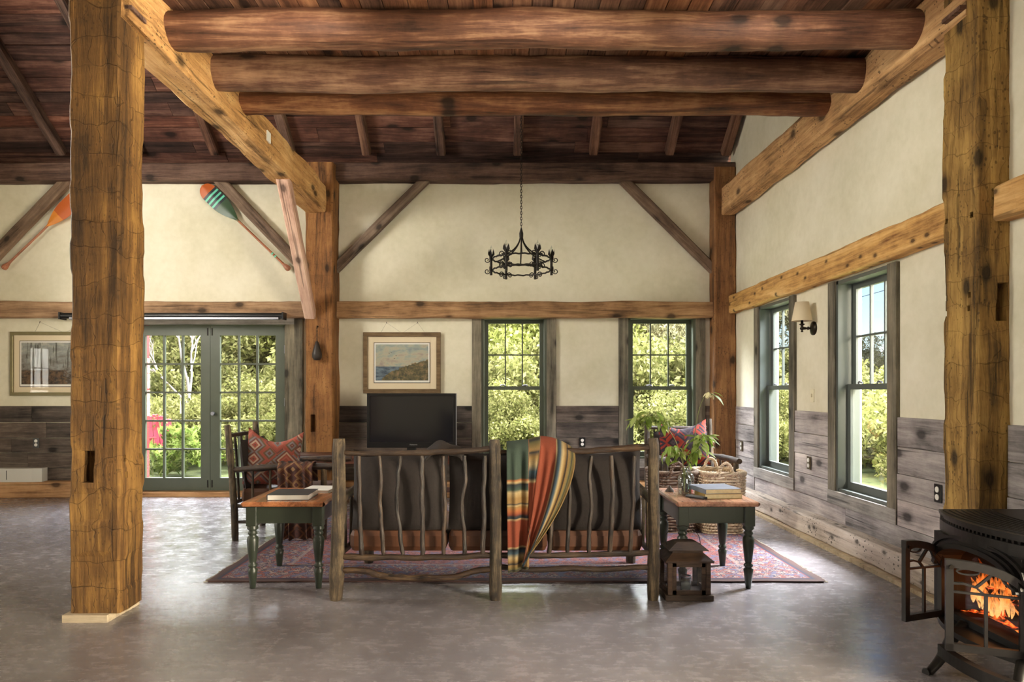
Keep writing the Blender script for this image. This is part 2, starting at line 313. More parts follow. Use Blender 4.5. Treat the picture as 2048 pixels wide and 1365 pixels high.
# ------------------------------------------------ timber builders
def beam(name, p0, p1, w, h, mat, up=(0, 0, 1), rough=.006, step=0.0, seed=None, seg=.12, label=None, cat=None, group=None, kind=None, parent=None, cr=.014, sag=0.0):
    """hand-hewn timber from p0 to p1, grain along local X, w = local Y, h = local Z"""
    p0, p1 = Vector(p0), Vector(p1); L = (p1-p0).length; d = (p1-p0)/L; upv = Vector(up); z = (upv-d*upv.dot(d)).normalized(); y = z.cross(d)
    seed = random.random()*50 if seed is None else seed
    n = max(2, int(L/seg)); m = MB(); a, b = w/2, h/2; k = min(cr, w*.2, h*.2)
    prof = []
    for (sx, sy, c0) in ((1, 1, 0), (-1, 1, 1), (-1, -1, 2), (1, -1, 3)):
        pts = [(a*sx, (b-k)*sy), ((a-k)*sx, b*sy)]
        if c0 in (1, 3): pts.reverse()
        prof += pts
        nx = {0: (-1, 0), 1: (0, -1), 2: (1, 0), 3: (0, 1)}[c0]
        base = pts[1]
        length = (w if c0 in (0, 2) else h)-2*k
        for q in (1, 2): prof.append((base[0]+nx[0]*length*q/3, base[1]+nx[1]*length*q/3))
    vs = []; N = len(prof)
    for i in range(n+1):
        xx = L*i/n; sg = sag*sin(pi*i/n)
        for (py, pz) in prof:
            dn = noise.noise(Vector((xx*1.7+seed, py*4, pz*4+seed)))*rough*1.6+noise.noise(Vector((xx*7+seed, py*9, pz*9)))*rough*.7
            if step:
                sid = int((atan2(pz/b, py/a)+pi)/(pi/4)+.5)
                cell = noise.cell(Vector((sid*3.7+seed, math.floor(xx/.16+noise.noise(Vector((sid*2.1, xx*2, seed)))*.6)*1.31, 0)))
                dn += (cell-.5)*step
            l = sqrt(py*py+pz*pz); vs.append((xx, py*(1+dn/l), pz*(1+dn/l)-sg))
    fs = [(i*N+q, i*N+(q+1) % N, i*N+N+(q+1) % N, i*N+N+q) for i in range(n) for q in range(N)]
    fs += [tuple(range(N-1, -1, -1)), tuple(range(n*N, n*N+N))]
    m.add(vs, fs); me = m.mesh(name); o = link(me, name, mat, parent, label=label, cat=cat, group=group, kind=kind)
    o.matrix_world = Matrix(((d.x, y.x, z.x, p0.x), (d.y, y.y, z.y, p0.y), (d.z, y.z, z.z, p0.z), (0, 0, 0, 1))); return o
def log(name, p0, p1, r0, r1, mat, seed, **kw):
    p0, p1 = Vector(p0), Vector(p1); L = (p1-p0).length; d = (p1-p0)/L; y = Vector((0, 0, 1)).cross(d).normalized(); z = d.cross(y)
    m = MB(); n = 60; N = 20; vs = []
    for i in range(n+1):
        x = L*i/n; r = r0+(r1-r0)*i/n; dy = noise.noise(Vector((x*.8+seed, 1, 0)))*.02; dz = noise.noise(Vector((x*.9+seed, 7, 0)))*.018
        for k in range(N):
            an = 2*pi*k/N; rr = r*(1+.10*noise.noise(Vector((x*2.2+seed, cos(an), sin(an))))+.05*noise.noise(Vector((x*8+seed, cos(an)*2, sin(an)*2))))
            vs.append((x, cos(an)*rr+dy, sin(an)*rr+dz))
    fs = [(i*N+q, i*N+(q+1) % N, i*N+N+(q+1) % N, i*N+N+q) for i in range(n) for q in range(N)]
    m.add(vs, fs, True); m.add(vs[:N], [tuple(range(N-1, -1, -1))]); m.add(vs[-N:], [tuple(range(N))])
    o = link(m.mesh(name), name, mat, **kw)
    o.matrix_world = Matrix(((d.x, y.x, z.x, p0.x), (d.y, y.y, z.y, p0.y), (d.z, y.z, z.z, p0.z), (0, 0, 0, 1))); return o
def cut(o, boxes):
    """chisel real mortises and peg holes (world-space boxes) into a timber"""
    inv = o.matrix_world.inverted(); m = MB()
    for (a, b) in boxes:
        x0, y0, z0 = a; x1, y1, z1 = b; n = len(m.v)
        q = MB().box(x0, x1, y0, y1, z0, z1); m.add([inv @ Vector(v) for v in q.v], q.f)
    c = link(m.mesh('cutter'), 'cutter'); c.matrix_world = o.matrix_world.copy()
    md = o.modifiers.new('b', 'BOOLEAN'); md.object = c; md.operation = 'DIFFERENCE'; md.solver = 'EXACT'
    bpy.context.view_layer.update(); dg = bpy.context.evaluated_depsgraph_get()
    me = bpy.data.meshes.new_from_object(o.evaluated_get(dg)); o.modifiers.clear(); o.data = me; bpy.data.objects.remove(c)

# ------------------------------------------------ room shell
YB, XR, XL, YF = 8.37, 2.78, -9.0, -6.0
PL = 4.10      # wall plate height at the back wall
SL = .72       # roof pitch
YRG = 1.2      # ridge
def roofz(y): return PL-.06+(YB-y)*SL if y >= YRG else PL-.06+(YB-YRG)*SL-(YRG-y)*SL
MB().box(XL-.3, XR+.3, YF-.3, YB+.3, -.12, 0).build('floor', CONC, kind='structure')
def wallcells(m, us, vs, holes, fn):
    for i in range(len(us)-1):
        for j in range(len(vs)-1):
            uc, vc = (us[i]+us[i+1])/2, (vs[j]+vs[j+1])/2
            if any(a < uc < b and c < vc < d for a, b, c, d in holes): continue
            fn(m, us[i], us[i+1], vs[j], vs[j+1])
TH = .2
WZ0, WZ1 = .455, 2.20
win_back = [(-.392+.115, .638-.115), (1.404+.115, 2.446-.1), (-8.5, -7.7)]
door_x = (-4.545, -2.66); door_z1 = 2.12
holes = [(a, b, WZ0, WZ1) for a, b in win_back]+[(door_x[0], door_x[1], -1, door_z1)]
us = sorted({XL-.2, XR+.2, *[h[0] for h in holes], *[h[1] for h in holes]}); vs_ = sorted({0, WZ0, WZ1, door_z1, PL-.07})
m = MB(); wallcells(m, us, vs_, holes, lambda m, a, b, c, d: m.box(a, b, YB, YB+TH, c, d)); WB = m.build('wall_back', PLASTER, kind='structure')
win_right = [(6.48+.115, 7.52-.115), (4.79+.115, 5.80-.115), (1.3, 2.1), (-.3, .5)]
holes = [(a, b, WZ0, WZ1) for a, b in win_right]
us = sorted({YF-.2, YB, *[h[0] for h in holes], *[h[1] for h in holes]}); vs_ = [0, WZ0, WZ1, PL-.6]
m = MB(); wallcells(m, us, vs_, holes, lambda m, a, b, c, d: m.box(XR, XR+TH, a, b, c, d))
GAB = [(YF-.2, PL-.6), (YB, PL-.6), (YB, roofz(YB)+.15), (YRG, roofz(YRG)+.15), (YF-.2, roofz(YF-.2)+.15)]
m.prism(GAB, 'x', XR, XR+TH); WR = m.build('wall_right', PLASTER, kind='structure')
win_left = [(2.9, 3.75), (1.1, 1.95), (-.9, -.05), (-2.9, -2.05)]
holes = [(a, b, WZ0, WZ1) for a, b in win_left]
us = sorted({YF-.2, YB, *[h[0] for h in holes], *[h[1] for h in holes]})
m = MB(); wallcells(m, us, vs_, holes, lambda m, a, b, c, d: m.box(XL-TH, XL, a, b, c, d)); m.prism(GAB, 'x', XL-TH, XL); WL = m.build('wall_left', PLASTER, kind='structure')
WF = MB().box(XL-.2, XR+.2, YF-TH, YF, 0, roofz(YF)+.1).build('wall_front', PLASTER, kind='structure')
# roof: felt skin above, boards below it one by one where the camera sees them
m = MB()
for (ya, yb) in ((YB+.4, YRG), (YRG, YF-.4)):
    za, zb = roofz(ya), roofz(yb); m.add([(XL-.3, ya, za+.17), (XR+.3, ya, za+.17), (XR+.3, yb, zb+.17), (XL-.3, yb, zb+.17), (XL-.3, ya, za+.27), (XR+.3, ya, za+.27), (XR+.3, yb, zb+.27), (XL-.3, yb, zb+.27)],
        [(0, 1, 2, 3), (7, 6, 5, 4), (0, 4, 5, 1), (3, 2, 6, 7), (0, 3, 7, 4), (1, 5, 6, 2)])
CE = m.build('ceiling', W_ROOF, kind='structure')
ang = math.atan(SL); rows = []
s_ = -.3
pm = {}
while s_ < 3.3:
    wd = random.choice([.13, .15, .17, .19]); x = XL+.05+random.random()*.5
    while x < XR-.05:
        L = min(random.choice([1.84, 2.3, 2.76, 3.2]), XR-.02-x)
        if L < .3: break
        key = (wd, round(L, 2))
        if key not in pm: pm[key] = MB().box(.0015, L-.0015, .003, wd-.003, 0, .018, .003).mesh('plank'); pm[key].materials.append(W_ROOF)
        y0 = YB-s_*cos(ang); z0 = roofz(y0)+.125+random.random()*.006
        o = link(pm[key], 'plank', parent=CE, loc=(x, y0, z0), rot=(pi-ang, 0, 0)); x += L
    s_ += wd
# rafters
RX = [2.68, 2.0, 1.08, .17, -.76, -1.66, -2.58, -3.49, -4.42, -5.35, -6.27]
rn = ['against the right wall', 'second from the right wall', 'third from the right wall', 'directly above the chandelier', 'first left of the chandelier chain', 'second left of the chandelier chain', 'just right of the left tie beam',
      'in the left bay beside the left tie beam', 'crossing the upper left corner beside the hewn column', 'ending on the plate just left of the hewn column', 'farthest left']
for x, t_ in zip(RX, rn):
    yy = 8.26; beam('rafter', (x, yy, roofz(yy)+.055), (x, 2.0, roofz(2.0)+.055), .105, .12, W_DARK, up=(0, 0, 1), rough=.008, seg=.25,
        label='dark reddish roof rafter '+t_, cat='rafter', group='roof rafters')
# wall plate + posts + rails
beam('wall_plate', (XL+.02, 8.27, 3.925), (XR-.01, 8.27, 3.925), .19, .21, W_DARK, rough=.008, label='long dark timber plate along the top of the back wall', cat='beam')
LP = beam('back_post', (-2.18, 8.205, 0), (-2.18, 8.205, 3.99), .32, .33, W_POST, up=(1, 0, 0), rough=.008, step=.004,
     label='golden brown hewn post between the French doors and the television wall', cat='post')
cut(LP, [(P(619, 865, 8.0), P(629, 830, 8.0)+Vector((0, .12, 0)))])
beam('back_post', (2.645, 8.26, 0), (2.645, 8.26, 3.97), .2, .265, W_POST, up=(1, 0, 0), rough=.008, step=.004, label='reddish brown hewn post in the far right corner', cat='post')
beam('back_post', (-6.8, 8.2, 0), (-6.8, 8.2, 3.99), .3, .3, W_POST, up=(1, 0, 0), label='hewn post at the far left end of the back wall', cat='post')
beam('girt', (-2.02, 8.30, 2.272), (2.53, 8.30, 2.272), .14, .195, W_RAIL, rough=.009, label='knotty golden girt above the television and back windows', cat='beam')
beam('girt', (-6.66, 8.30, 2.272), (-2.35, 8.30, 2.272), .14, .195, W_RAIL, rough=.009, label='brown girt above the French doors and left picture', cat='beam')
GR = beam('girt', (2.73, 8.12, 2.315), (2.73, 4.03, 2.335), .11, .215, W_RAILR, rough=.010, label='pale knotty pine girt above the right wall windows', cat='beam')
beam('girt', (2.73, 3.74, 2.315), (2.73, -5.9, 2.315), .1, .2, W_RAILR, rough=.008, label='short stub of pine girt at the right edge beyond the column', cat='beam')
# tie beams and big columns
LT = beam('tie_beam', (-2.225, 8.05, 3.555), (-2.225, 3.84, 3.555), .25, .33, W_TIE, rough=.014, step=.004, label='massive hewn tie beam running from the left column to the back post', cat='beam')
RT = beam('tie_beam', (2.68, 8.13, 3.55), (2.68, 3.84, 3.55), .17, .32, W_TIE, rough=.012, step=.004, label='massive hewn tie beam running along the right wall', cat='beam')
LC = beam('hewn_column', (-2.295, 3.955, .042), (-2.295, 3.955, 5.6), .27, .285, W_COL, up=(1, 0, 0), rough=.006, step=.006, seg=.035, seed=3.3, cr=.012,
     label='huge adze-marked foreground column on a pale pad at the left', cat='post')
RC = beam('hewn_column', (2.70, 3.90, 0), (2.70, 3.90, 5.6), .3, .2, W_COLR, up=(1, 0, 0), rough=.006, step=.006, seg=.035, seed=8.1, cr=.012,
     label='huge yellow-brown checked column behind the wood stove', cat='post')
a_, b_ = P(161, 972, 3.70), P(179, 900, 3.90)
bx = [((a_.x, 3.7, a_.z), (b_.x, 3.90, b_.z))]
for (px, py) in ((247, 917), (247, 950), (278, 913), (278, 945)):
    d = 2.165*F/(VX-px); z = H+(VY-py)/F*d; bx.append(((-2.19, d-.014, z-.018), (-2.10, d+.014, z+.018)))
cut(LC, bx)
bx = []
for (px, py) in ((1892, 443), (1890, 597), (1889, 628), (1942, 430), (1938, 590), (1936, 617)):
    d = 2.6*F/(px-VX); z = H+(VY-py)/F*d; bx.append(((2.54, d-.012, z-.016), (2.63, d+.012, z+.016)))
bx.append((P(2008, 640, 3.7)+Vector((0, 0, 0)), Vector((2.77, 3.86, H+(VY-565)/F*3.75))))
cut(RC, bx)
p = MB().prism([(-2.455, 3.79), (-2.205, 3.79), (-2.2, 4.12), (-2.455, 4.12)], 'z', 0, .042)
p.build('post_pad', W_PLY, label='pale wooden pad under the foreground column', cat='pad')
for (x, lb) in ((-2.115, 'small wooden wedge where the left tie beam meets its column'), (2.585, 'small wooden wedge where the right tie beam meets its column')):
    MB().box(x-.02, x+.02, 3.84, 4.0, 3.44, 3.463).build('wedge', W_DARK, label=lb, cat='wedge')
q = P(588, 344, 7.1)
MB().box(-2.097, -2.08, q.y*.845, q.y*.845+.09, q.z*.985-.02, q.z*.985+.07).build('paper_tag', WHITEP, label='small pale paper tag stuck on the left tie beam', cat='tag')
# braces
def wbrace(pxa, pya, pxb, pyb, d, t, mat, lb):
    beam('brace', P(pxa, pya, d), P(pxb, pyb, d), .09, t, mat, up=(0, 1, 0) if False else (0, 0, 1), rough=.004, label=lb, cat='brace')
wbrace(861, 350, 664, 545, 8.3, .115, W_BRACE, 'weathered brace rising left to right from the post above the television')
wbrace(1236, 350, 1434, 547, 8.3, .115, W_BRACE, 'brown brace dropping to the far right corner post')
wbrace(430, 352, 610, 540, 8.3, .13, W_BRACE, 'weathered brace above the French doors beside the green paddle')
wbrace(150, 346, -95, 600, 8.3, .135, W_BRACE, 'grey brace at the far left beside the orange paddle')
beam('brace', (-2.2, 6.80, 3.42), (-2.285, 8.06, 2.17), .10, .13, W_BRACEP, up=(1, 0, 0), rough=.003, label='pale pinkish brace from the left tie beam down to the back post', cat='brace')
# log joists and loft deck
LG = [((-2.12, 5.53, 3.63), (2.62, 5.53, 3.625), .102, .10, 'thin pale log joist farthest from the camera'), ((-2.12, 5.0, 3.61), (2.62, 5.0, 3.61), .125, .12, 'knobbly middle log joist under the loft boards'),
      ((-2.12, 4.34, 3.585), (2.62, 4.34, 3.585), .122, .115, 'thick dark log joist nearest the top of the frame'), ((-2.12, 3.68, 3.585), (2.62, 3.68, 3.585), .12, .12, None)]
for i, (a, b, r0, r1, lb) in enumerate(LG):
    if lb: log('log_joist', a, b, r0, r1, W_LOG, i*7.3+1, label=lb, cat='log', group='log joists of the loft')
LO = thing('loft_deck', 'underside of brown loft boards above the log joists', 'ceiling', (0, 0, 3.725))
x = -2.34; lm = {}
while x < 2.7:
    wd = random.choice([.125, .14, .16]); 
    if wd not in lm: lm[wd] = MB().box(.002, wd-.002, 3.2, 5.60, 0, .022, .004).mesh('plank'); lm[wd].materials.append(W_LOFT)
    link(lm[wd], 'plank', parent=LO, loc=(x, 0, random.random()*.006)); x += wd
# kerbs / plinths along the walls
beam('kerb', (-9, 8.28, .095), (-4.66, 8.28, .095), .18, .19, W_SILL, rough=.003, label='orange pine kerb beam on the floor left of the doors', cat='beam')
beam('kerb', (-2.0, 8.28, .095), (2.52, 8.28, .095), .18, .19, W_SILL, rough=.003, label='pine kerb beam along the back wall under the television', cat='beam')
beam('kerb', (2.71, 8.12, .115), (2.71, 4.06, .115), .14, .17, W_SILLR, rough=.007, label='pale worm-eaten kerb beam along the floor of the right wall', cat='beam')
beam('kerb', (2.71, 3.74, .115), (2.71, -5.9, .115), .14, .17, W_SILLR, rough=.005, label='pale kerb beam behind the wood stove', cat='beam')
MB().box(2.60, 2.78, 4.06, 8.12, 0, .03).build('trim_1', W_PLY, kind='structure')
MB().box(2.60, 2.78, -5.9, 3.74, 0, .03).build('trim_2', W_PLY, kind='structure')
# wainscot planks: each a part of its wall
ROWS = [.19, .345, .53, .71, .90, 1.106]
def planks(par, mat, spans, right=False, lean=0):
    for r in range(5):
        z0, z1 = ROWS[r], ROWS[r+1]
        for (a, b) in spans(r):
            c = [a]
            while b-c[-1] > 2.6: c.append(c[-1]+random.uniform(1.4, 2.2))
            c.append(b)
            for i in range(len(c)-1):
                L = c[i+1]-c[i]; th = .02+random.random()*.008; g = random.uniform(.0015, .004)
                me = MB().box(.0015, L-.0015, -th, 0, g, z1-z0-g, .003).mesh('plank'); me.materials.append(mat)
                if right: link(me, 'plank', parent=par, loc=(XR, c[i+1], z0), rot=(0, 0, -pi/2))
                else: link(me, 'plank', parent=par, loc=(c[i], YB, z0))
planks(WB, W_BARN, lambda r: [(XL+.01, -4.66), (-2.02, 2.53)] if r == 0 else [(-7.585, -4.66), (-2.02, -.392), (.638, 1.404), (2.446, 2.53)])
planks(WR, W_BARNR, lambda r: [(4.06, 8.12), (-5.9, 3.74)] if r == 0 else [(7.52, 8.12), (5.80, 6.48), (4.06, 4.79), (2.215, 3.74), (.615, 1.185), (-5.9, -.415)], right=True)

# ------------------------------------------------ windows (local X along wall, Y outwards, Z up)
def window(name, wo, cas, loc, rz, gmat, far=False):
    """double-hung six-over-one window; wo = opening width"""
    t = thing(name, loc=loc, rz=rz, kind='structure'); a = wo/2; z0, z1 = WZ0, WZ1
    for sgn in (-1, 1):
        MB().box(sgn*a, sgn*(a+cas), -.03, 0, WZ0-.11, z1-.0, .003).build('casing', W_CASE, t)
        MB().box(sgn*a, sgn*(a-.03), -.012, .17, z0, z1).build('jamb', gmat, t)
    MB().box(-a-cas-.0, a+cas, -.034, 0, WZ0-.11, WZ0, .003).build('apron', W_CASEX, t)
    MB().box(-a, a, -.012, .17, z1-.03, z1).build('head', gmat, t); MB().box(-a+.03, a-.03, -.005, .19, z0, z0+.025).build('sill', gmat, t)
    i = a-.032; mr = 1.32
    def sash(y0, y1, za, zb, nm, mun):
        s = MB(); w_ = .05
        s.box(-i, -i+w_, y0, y1, za, zb).box(i-w_, i, y0, y1, za, zb).box(-i+w_, i-w_, y0, y1, zb-.045, zb).box(-i+w_, i-w_, y0, y1, za, za+(.06 if not mun else .045))
        so_ = s.build(nm, gmat, t); ym = (y0+y1)/2
        gx = (-i+w_, i-w_); gz = (za+.045, zb-.045)
        if mun:
            k = MB()
            for q in (1, 2): xx = gx[0]+(gx[1]-gx[0])*q/3; k.box(xx-.008, xx+.008, ym-.012, ym+.012, *gz)
            zz = (gz[0]+gz[1])/2; k.box(*gx, ym-.011, ym+.011, zz-.008, zz+.008); k.build('muntin', gmat, so_)
            for r in range(2):
                for c in range(3):
                    x0 = gx[0]+(gx[1]-gx[0])*c/3+.008; x1 = gx[0]+(gx[1]-gx[0])*(c+1)/3-.008; zz0 = gz[0] if r == 0 else zz+.008; zz1 = zz-.008 if r == 0 else gz[1]
                    MB().box(x0, x1, ym-.002, ym+.002, zz0, zz1).build('pane', GLASS, so_)
        else: MB().box(gx[0], gx[1], ym-.002, ym+.002, za+.06, zb-.045).build('pane', GLASS, so_)
        return so_
    sash(.11, .145, mr-.02, z1-.03, 'upper_sash', True); ls = sash(.065, .10, z0+.025, mr+.025, 'lower_sash', False)
    for sx in (-.14, .14): MB().tube([(sx-.03, .06, mr+.032), (sx, .05, mr+.042), (sx+.03, .06, mr+.032)], .008, 6).build('sash_lock', STEEL, t)
    return t
a, b = win_back[0]; window('window_1', b-a, .115, ((a+b)/2, YB, 0), 0, GREEN)
a, b = win_back[1]; window('window_2', b-a, .115, ((a+b)/2, YB, 0), 0, GREEN)
a, b = win_back[2]; window('added_window_11', b-a, .115, ((a+b)/2, YB, 0), 0, GREEN)  # added beyond the frame so more daylight reaches the left floor
a, b = win_right[0]; window('window_3', b-a, .115, (XR, (a+b)/2, 0), -pi/2, GREENB)
a, b = win_right[1]; window('window_4', b-a, .115, (XR, (a+b)/2, 0), -pi/2, GREENB)
a, b = win_right[2]; window('added_window_7', b-a, .115, (XR, (a+b)/2, 0), -pi/2, GREENB)  # added unseen opening that lets the warm side fill reach the column
a, b = win_right[3]; window('added_window_8', b-a, .115, (XR, (a+b)/2, 0), -pi/2, GREENB)  # second unseen opening added for the warm side fill
a, b = win_left[0]; window('window_5', b-a, .115, (XL, (a+b)/2, 0), pi/2, GREEN)
a, b = win_left[1]; window('added_window_6', b-a, .115, (XL, (a+b)/2, 0), pi/2, GREEN)  # added out of view to admit the left fill light
a, b = win_left[2]; window('added_window_9', b-a, .115, (XL, (a+b)/2, 0), pi/2, GREEN)  # another out-of-view window added for light from the left
a, b = win_left[3]; window('added_window_10', b-a, .115, (XL, (a+b)/2, 0), pi/2, GREEN)  # last of the unseen left windows added to let fill light in
# ------------------------------------------------ French doors
D = thing('door_1', loc=((door_x[0]+door_x[1])/2, YB, 0), kind='structure')
xm = P(418.5, 800, YB).x-D.location.x
def leaf(x0, x1, knob):
    z0, z1 = .06, 2.09; y0, y1 = .03, .075; gz0, gz1 = 1.29-175/163.1, 1.29+111/163.1; st = .115
    s = MB().box(x0, x0+st, y0, y1, z0, z1).box(x1-st, x1, y0, y1, z0, z1).box(x0+st, x1-st, y0, y1, z0, gz0).box(x0+st, x1-st, y0, y1, gz1, z1)
    lf = s.build('door_leaf', GREEN, D); k = MB(); gx0, gx1 = x0+st, x1-st
    for q in (1, 2): xx = gx0+(gx1-gx0)*q/3; k.box(xx-.012, xx+.012, y0+.006, y1-.006, gz0, gz1)
    for q in range(1, 5): zz = gz0+(gz1-gz0)*q/5; k.box(gx0, gx1, y0+.007, y1-.007, zz-.011, zz+.011)
    k.build('muntin', GREEN, lf)
    pw, ph = (gx1-gx0)/3, (gz1-gz0)/5; pn = MB().box(-pw/2+.012, pw/2-.012, -.002, .002, -ph/2+.011, ph/2-.011).mesh('pane'); pn.materials.append(GLASS)
    for r in range(5):
        for c in range(3): link(pn, 'pane', parent=lf, loc=(gx0+(c+.5)*pw, (y0+y1)/2, gz0+(r+.5)*ph))
    bl = MB().box(-.006, .006, -.008, 0, 0, .09); bx_ = x1-.02 if not knob else x0+.02
    for zz in (.1, 1.97): link(bl.mesh('bolt') if zz == .1 else bl.mesh('bolt'), 'bolt', IRON, lf, loc=(x1-.03 if not knob else x0+.02, y0, zz))
    if knob:
        MB().tube([(x0+.045, y0, 0), (x0+.045, y0-.025, 0), (x0+.045, y0-.03, 0), (x0+.045, y0-.055, 0)], [.012, .012, .026, .022], 12).build('knob', STEEL, lf, loc=(0, 0, 1.01))
        for zz in (.45, 1.15, 1.8): MB().box(x1-.006, x1+.008, y0-.006, y0+.02, zz-.05, zz+.05).build('hinge', STEEL, lf)
leaf(xm-.917, xm-.002, False); leaf(xm+.002, xm+.917, True)
hx0, hx1 = door_x[0]-D.location.x, door_x[1]-D.location.x
MB().box(hx0, hx0+.02, -.01, .2, 0, door_z1).build('jamb', GREEN, D); MB().box(hx1-.02, hx1, -.01, .2, 0, door_z1).build('jamb', GREEN, D)
MB().box(hx0, hx1, -.01, .2, 2.095, 2.14).build('head', GREEN, D)
MB().box(hx0-.02, hx1+.02, -.09, .2, 0, .055, .004).build('threshold', W_SILL, D)
e0, e1 = P(569, 0, 8.34).x-D.location.x, P(589, 0, 8.34).x-D.location.x; e2 = P(604, 0, 8.3).x-D.location.x
MB().box(e0, e1, -.03, 0, 0, 2.17, .003).build('casing', W_CASE, D); MB().box(e1+.003, e2, -.05, 0, 0, 2.17, .003).build('casing', W_CASE, D)
MB().box(hx0-.13, hx0, -.03, 0, 0, 2.17, .003).build('casing', W_CASE, D)
MB().box(hx0-.13, e1, -.036, 0, 2.10, 2.18, .003).build('casing', W_CASEX, D)
MB().box(hx0+.02, hx0+.06, .2, .26, 0, 2.1).build('outer_trim', REDP, D)
# screen housing above the doors
T = thing('screen_housing', 'long black projector screen housing with silver bar above the French doors', 'projector screen', (0, 8.14, 0))
x0, x1 = P(122, 0, 8.14).x, P(566, 0, 8.14).x
MB().tube([(x0, 0, 2.185), (x1, 0, 2.185)], .035, 14).build('housing', BLACK, T)
MB().box(x0+.12, x1-.04, -.045, .0, 2.135, 2.165, .004).build('bottom_bar', STEEL, T)
for xx in (x0-.01, x1-.005): MB().box(xx, xx+.02, -.04, .09, 2.14, 2.225).build('end_bracket', BLACK, T)

# ------------------------------------------------ fixtures on the walls
def outlet(loc, rz, lb, cat='outlet', sw=False, plate=None):
    t = thing('wall_switch' if sw else 'power_outlet', lb, cat, loc, rz)
    MB().box(-.036, .036, -.007, 0, -.058, .058, .002).build('cover_plate', plate or BLACK, t)
    if sw: MB().box(-.008, .008, -.018, -.007, -.012, .016).build('toggle', CREAM, t)
    else:
        for zz in (-.024, .024): MB().tube([(0, -.0065, zz), (0, -.0115, zz)], .019, 14, smooth=False).build('socket', WHITE, t)
TANP = plain('bronze_plate', lin(92, 80, 60), .4, .5)
outlet((P(76, 0, 8.37).x, 8.34, .652), 0, 'dark duplex outlet on barn boards above the white speaker')
outlet((P(1164, 0, 8.37).x, 8.34, .66), 0, 'duplex outlet on barn boards between the back windows')
outlet((2.75, 7.9, .65), -pi/2, 'duplex outlet on grey boards in the right corner', plate=TANP)
outlet((2.75, 6.15, .64), -pi/2, 'duplex outlet on grey boards under the wall sconce', plate=TANP)
outlet((2.75, 4.32, .64), -pi/2, 'dark outlet with white plug beside the right column')
outlet((2.78, 6.15, 1.245), -pi/2, 'cream light switch on plaster under the wall sconce', 'switch', True, CREAM)
S = thing('wall_sconce', 'bronze wall sconce with cream tapered shade between the right windows', 'sconce', (2.78, 6.12, 1.85))
MB().tube([(0, 0, 0), (-.012, 0, 0), (-.02, 0, 0), (-.03, 0, 0)], [.062, .062, .045, .02], 20).build('backplate', BRONZE, S)
MB().tube(spline([(-.02, 0, 0), (-.05, 0, 0), (-.07, 0, .0), (-.1, 0, 0)], 5), [.012, .016, .012, .01, .01, .014, .018, .012, .009, .009, .009, .012, .012, .014, .014, .014], 10).build('arm', BRONZE, S)
MB().lathe([(.006, -.035), (.012, -.028), (.006, -.02), (.016, -.008), (.02, 0), (.012, .012), (.01, .025), (.026, .035), (.026, .04), (.012, .042), (.011, .09), (.004, .1)], (-.108, 0, 0), 14).build('candle_cup', BRONZE, S)
sh = MB(); pr = [(.088, .065), (.058, .235)]
sh.lathe(pr+[(.056, .235), (.086, .065), (.088, .065)], (-.108, 0, 0), 28, caps=False).build('lamp_shade', LINEN, S)

# ------------------------------------------------ framed pictures
def pic_mat(kind):
    m = M('print_'+kind); v = m.n('TexCoord').outputs['Object']; sp = m.n('SeparateXYZ'); m.put(sp.inputs[0], v); X, Z = sp.outputs[0], sp.outputs[2]
    n1 = m.noise(m.coord(rnd=False, scale=(3, 1, 7)), 2.2, 5, .6); n2 = m.noise(m.coord(rnd=False), 26, 6, .7); n3 = m.noise(m.coord(rnd=False, scale=(1, 1, 3)), 12, 5, .7)
    if kind == 'seashore':
        skyc = m.ramp(m.math('ADD', n1, m.math('MULTIPLY', Z, .4)), [(.35, lin(150, 136, 128)), (.5, lin(176, 168, 146)), (.6, lin(152, 160, 150)), (.72, lin(128, 140, 142))])
        land = m.ramp(n2, [(.35, lin(52, 54, 44)), (.5, lin(92, 86, 56)), (.62, lin(134, 108, 76)), (.75, lin(168, 132, 96))])
        sea = m.ramp(n3, [(.35, lin(56, 70, 86)), (.6, lin(112, 128, 138))])
        hz = m.math('LESS_THAN', Z, -.045); c = m.mix(hz, skyc, sea)
        ridge = m.math('ADD', m.math('MULTIPLY', m.math('SQRT', m.math('MAXIMUM', m.math('ADD', X, .25), 0.0)), .36), m.math('MULTIPLY', m.math('SUBTRACT', n2, .5), .09))
        ld = m.math('LESS_THAN', Z, m.math('SUBTRACT', ridge, .235)); c = m.mix(ld, c, land)
    else:
        c = m.ramp(m.math('ADD', n1, m.math('MULTIPLY', Z, .6)), [(.3, lin(60, 48, 36)), (.45, lin(120, 116, 110)), (.6, lin(140, 144, 140)), (.8, lin(176, 172, 160))])
        wv = m.noise(m.coord(rnd=False, scale=(6, 1, .6)), 5, 4, .6); tr = m.ramp(wv, [(.56, (0, 0, 0)), (.6, (1, 1, 1))]); up = m.math('GREATER_THAN', Z, -.05)
        c = m.mix(m.math('MULTIPLY', tr, m.math('MULTIPLY', up, .8)), c, lin(62, 58, 48))
        br = m.math('MULTIPLY', m.math('LESS_THAN', Z, -.08), m.math('LESS_THAN', X, m.math('ADD', -.12, m.math('MULTIPLY', n2, .3))))
        c = m.mix(br, c, m.ramp(n2, [(.4, lin(40, 30, 22)), (.6, lin(108, 84, 60))]))
    m.set(Base_Color=c, Roughness=.7); return m.m
FRW = wood('frame_wood', lin(82, 62, 38), lin(112, 88, 56), lin(134, 108, 72), sc=3, bump=.1, tint=.0, knots=False, streak=.1)
FRG = plain('green_gold_frame', lin(112, 102, 66), .4, .3, var=.1)
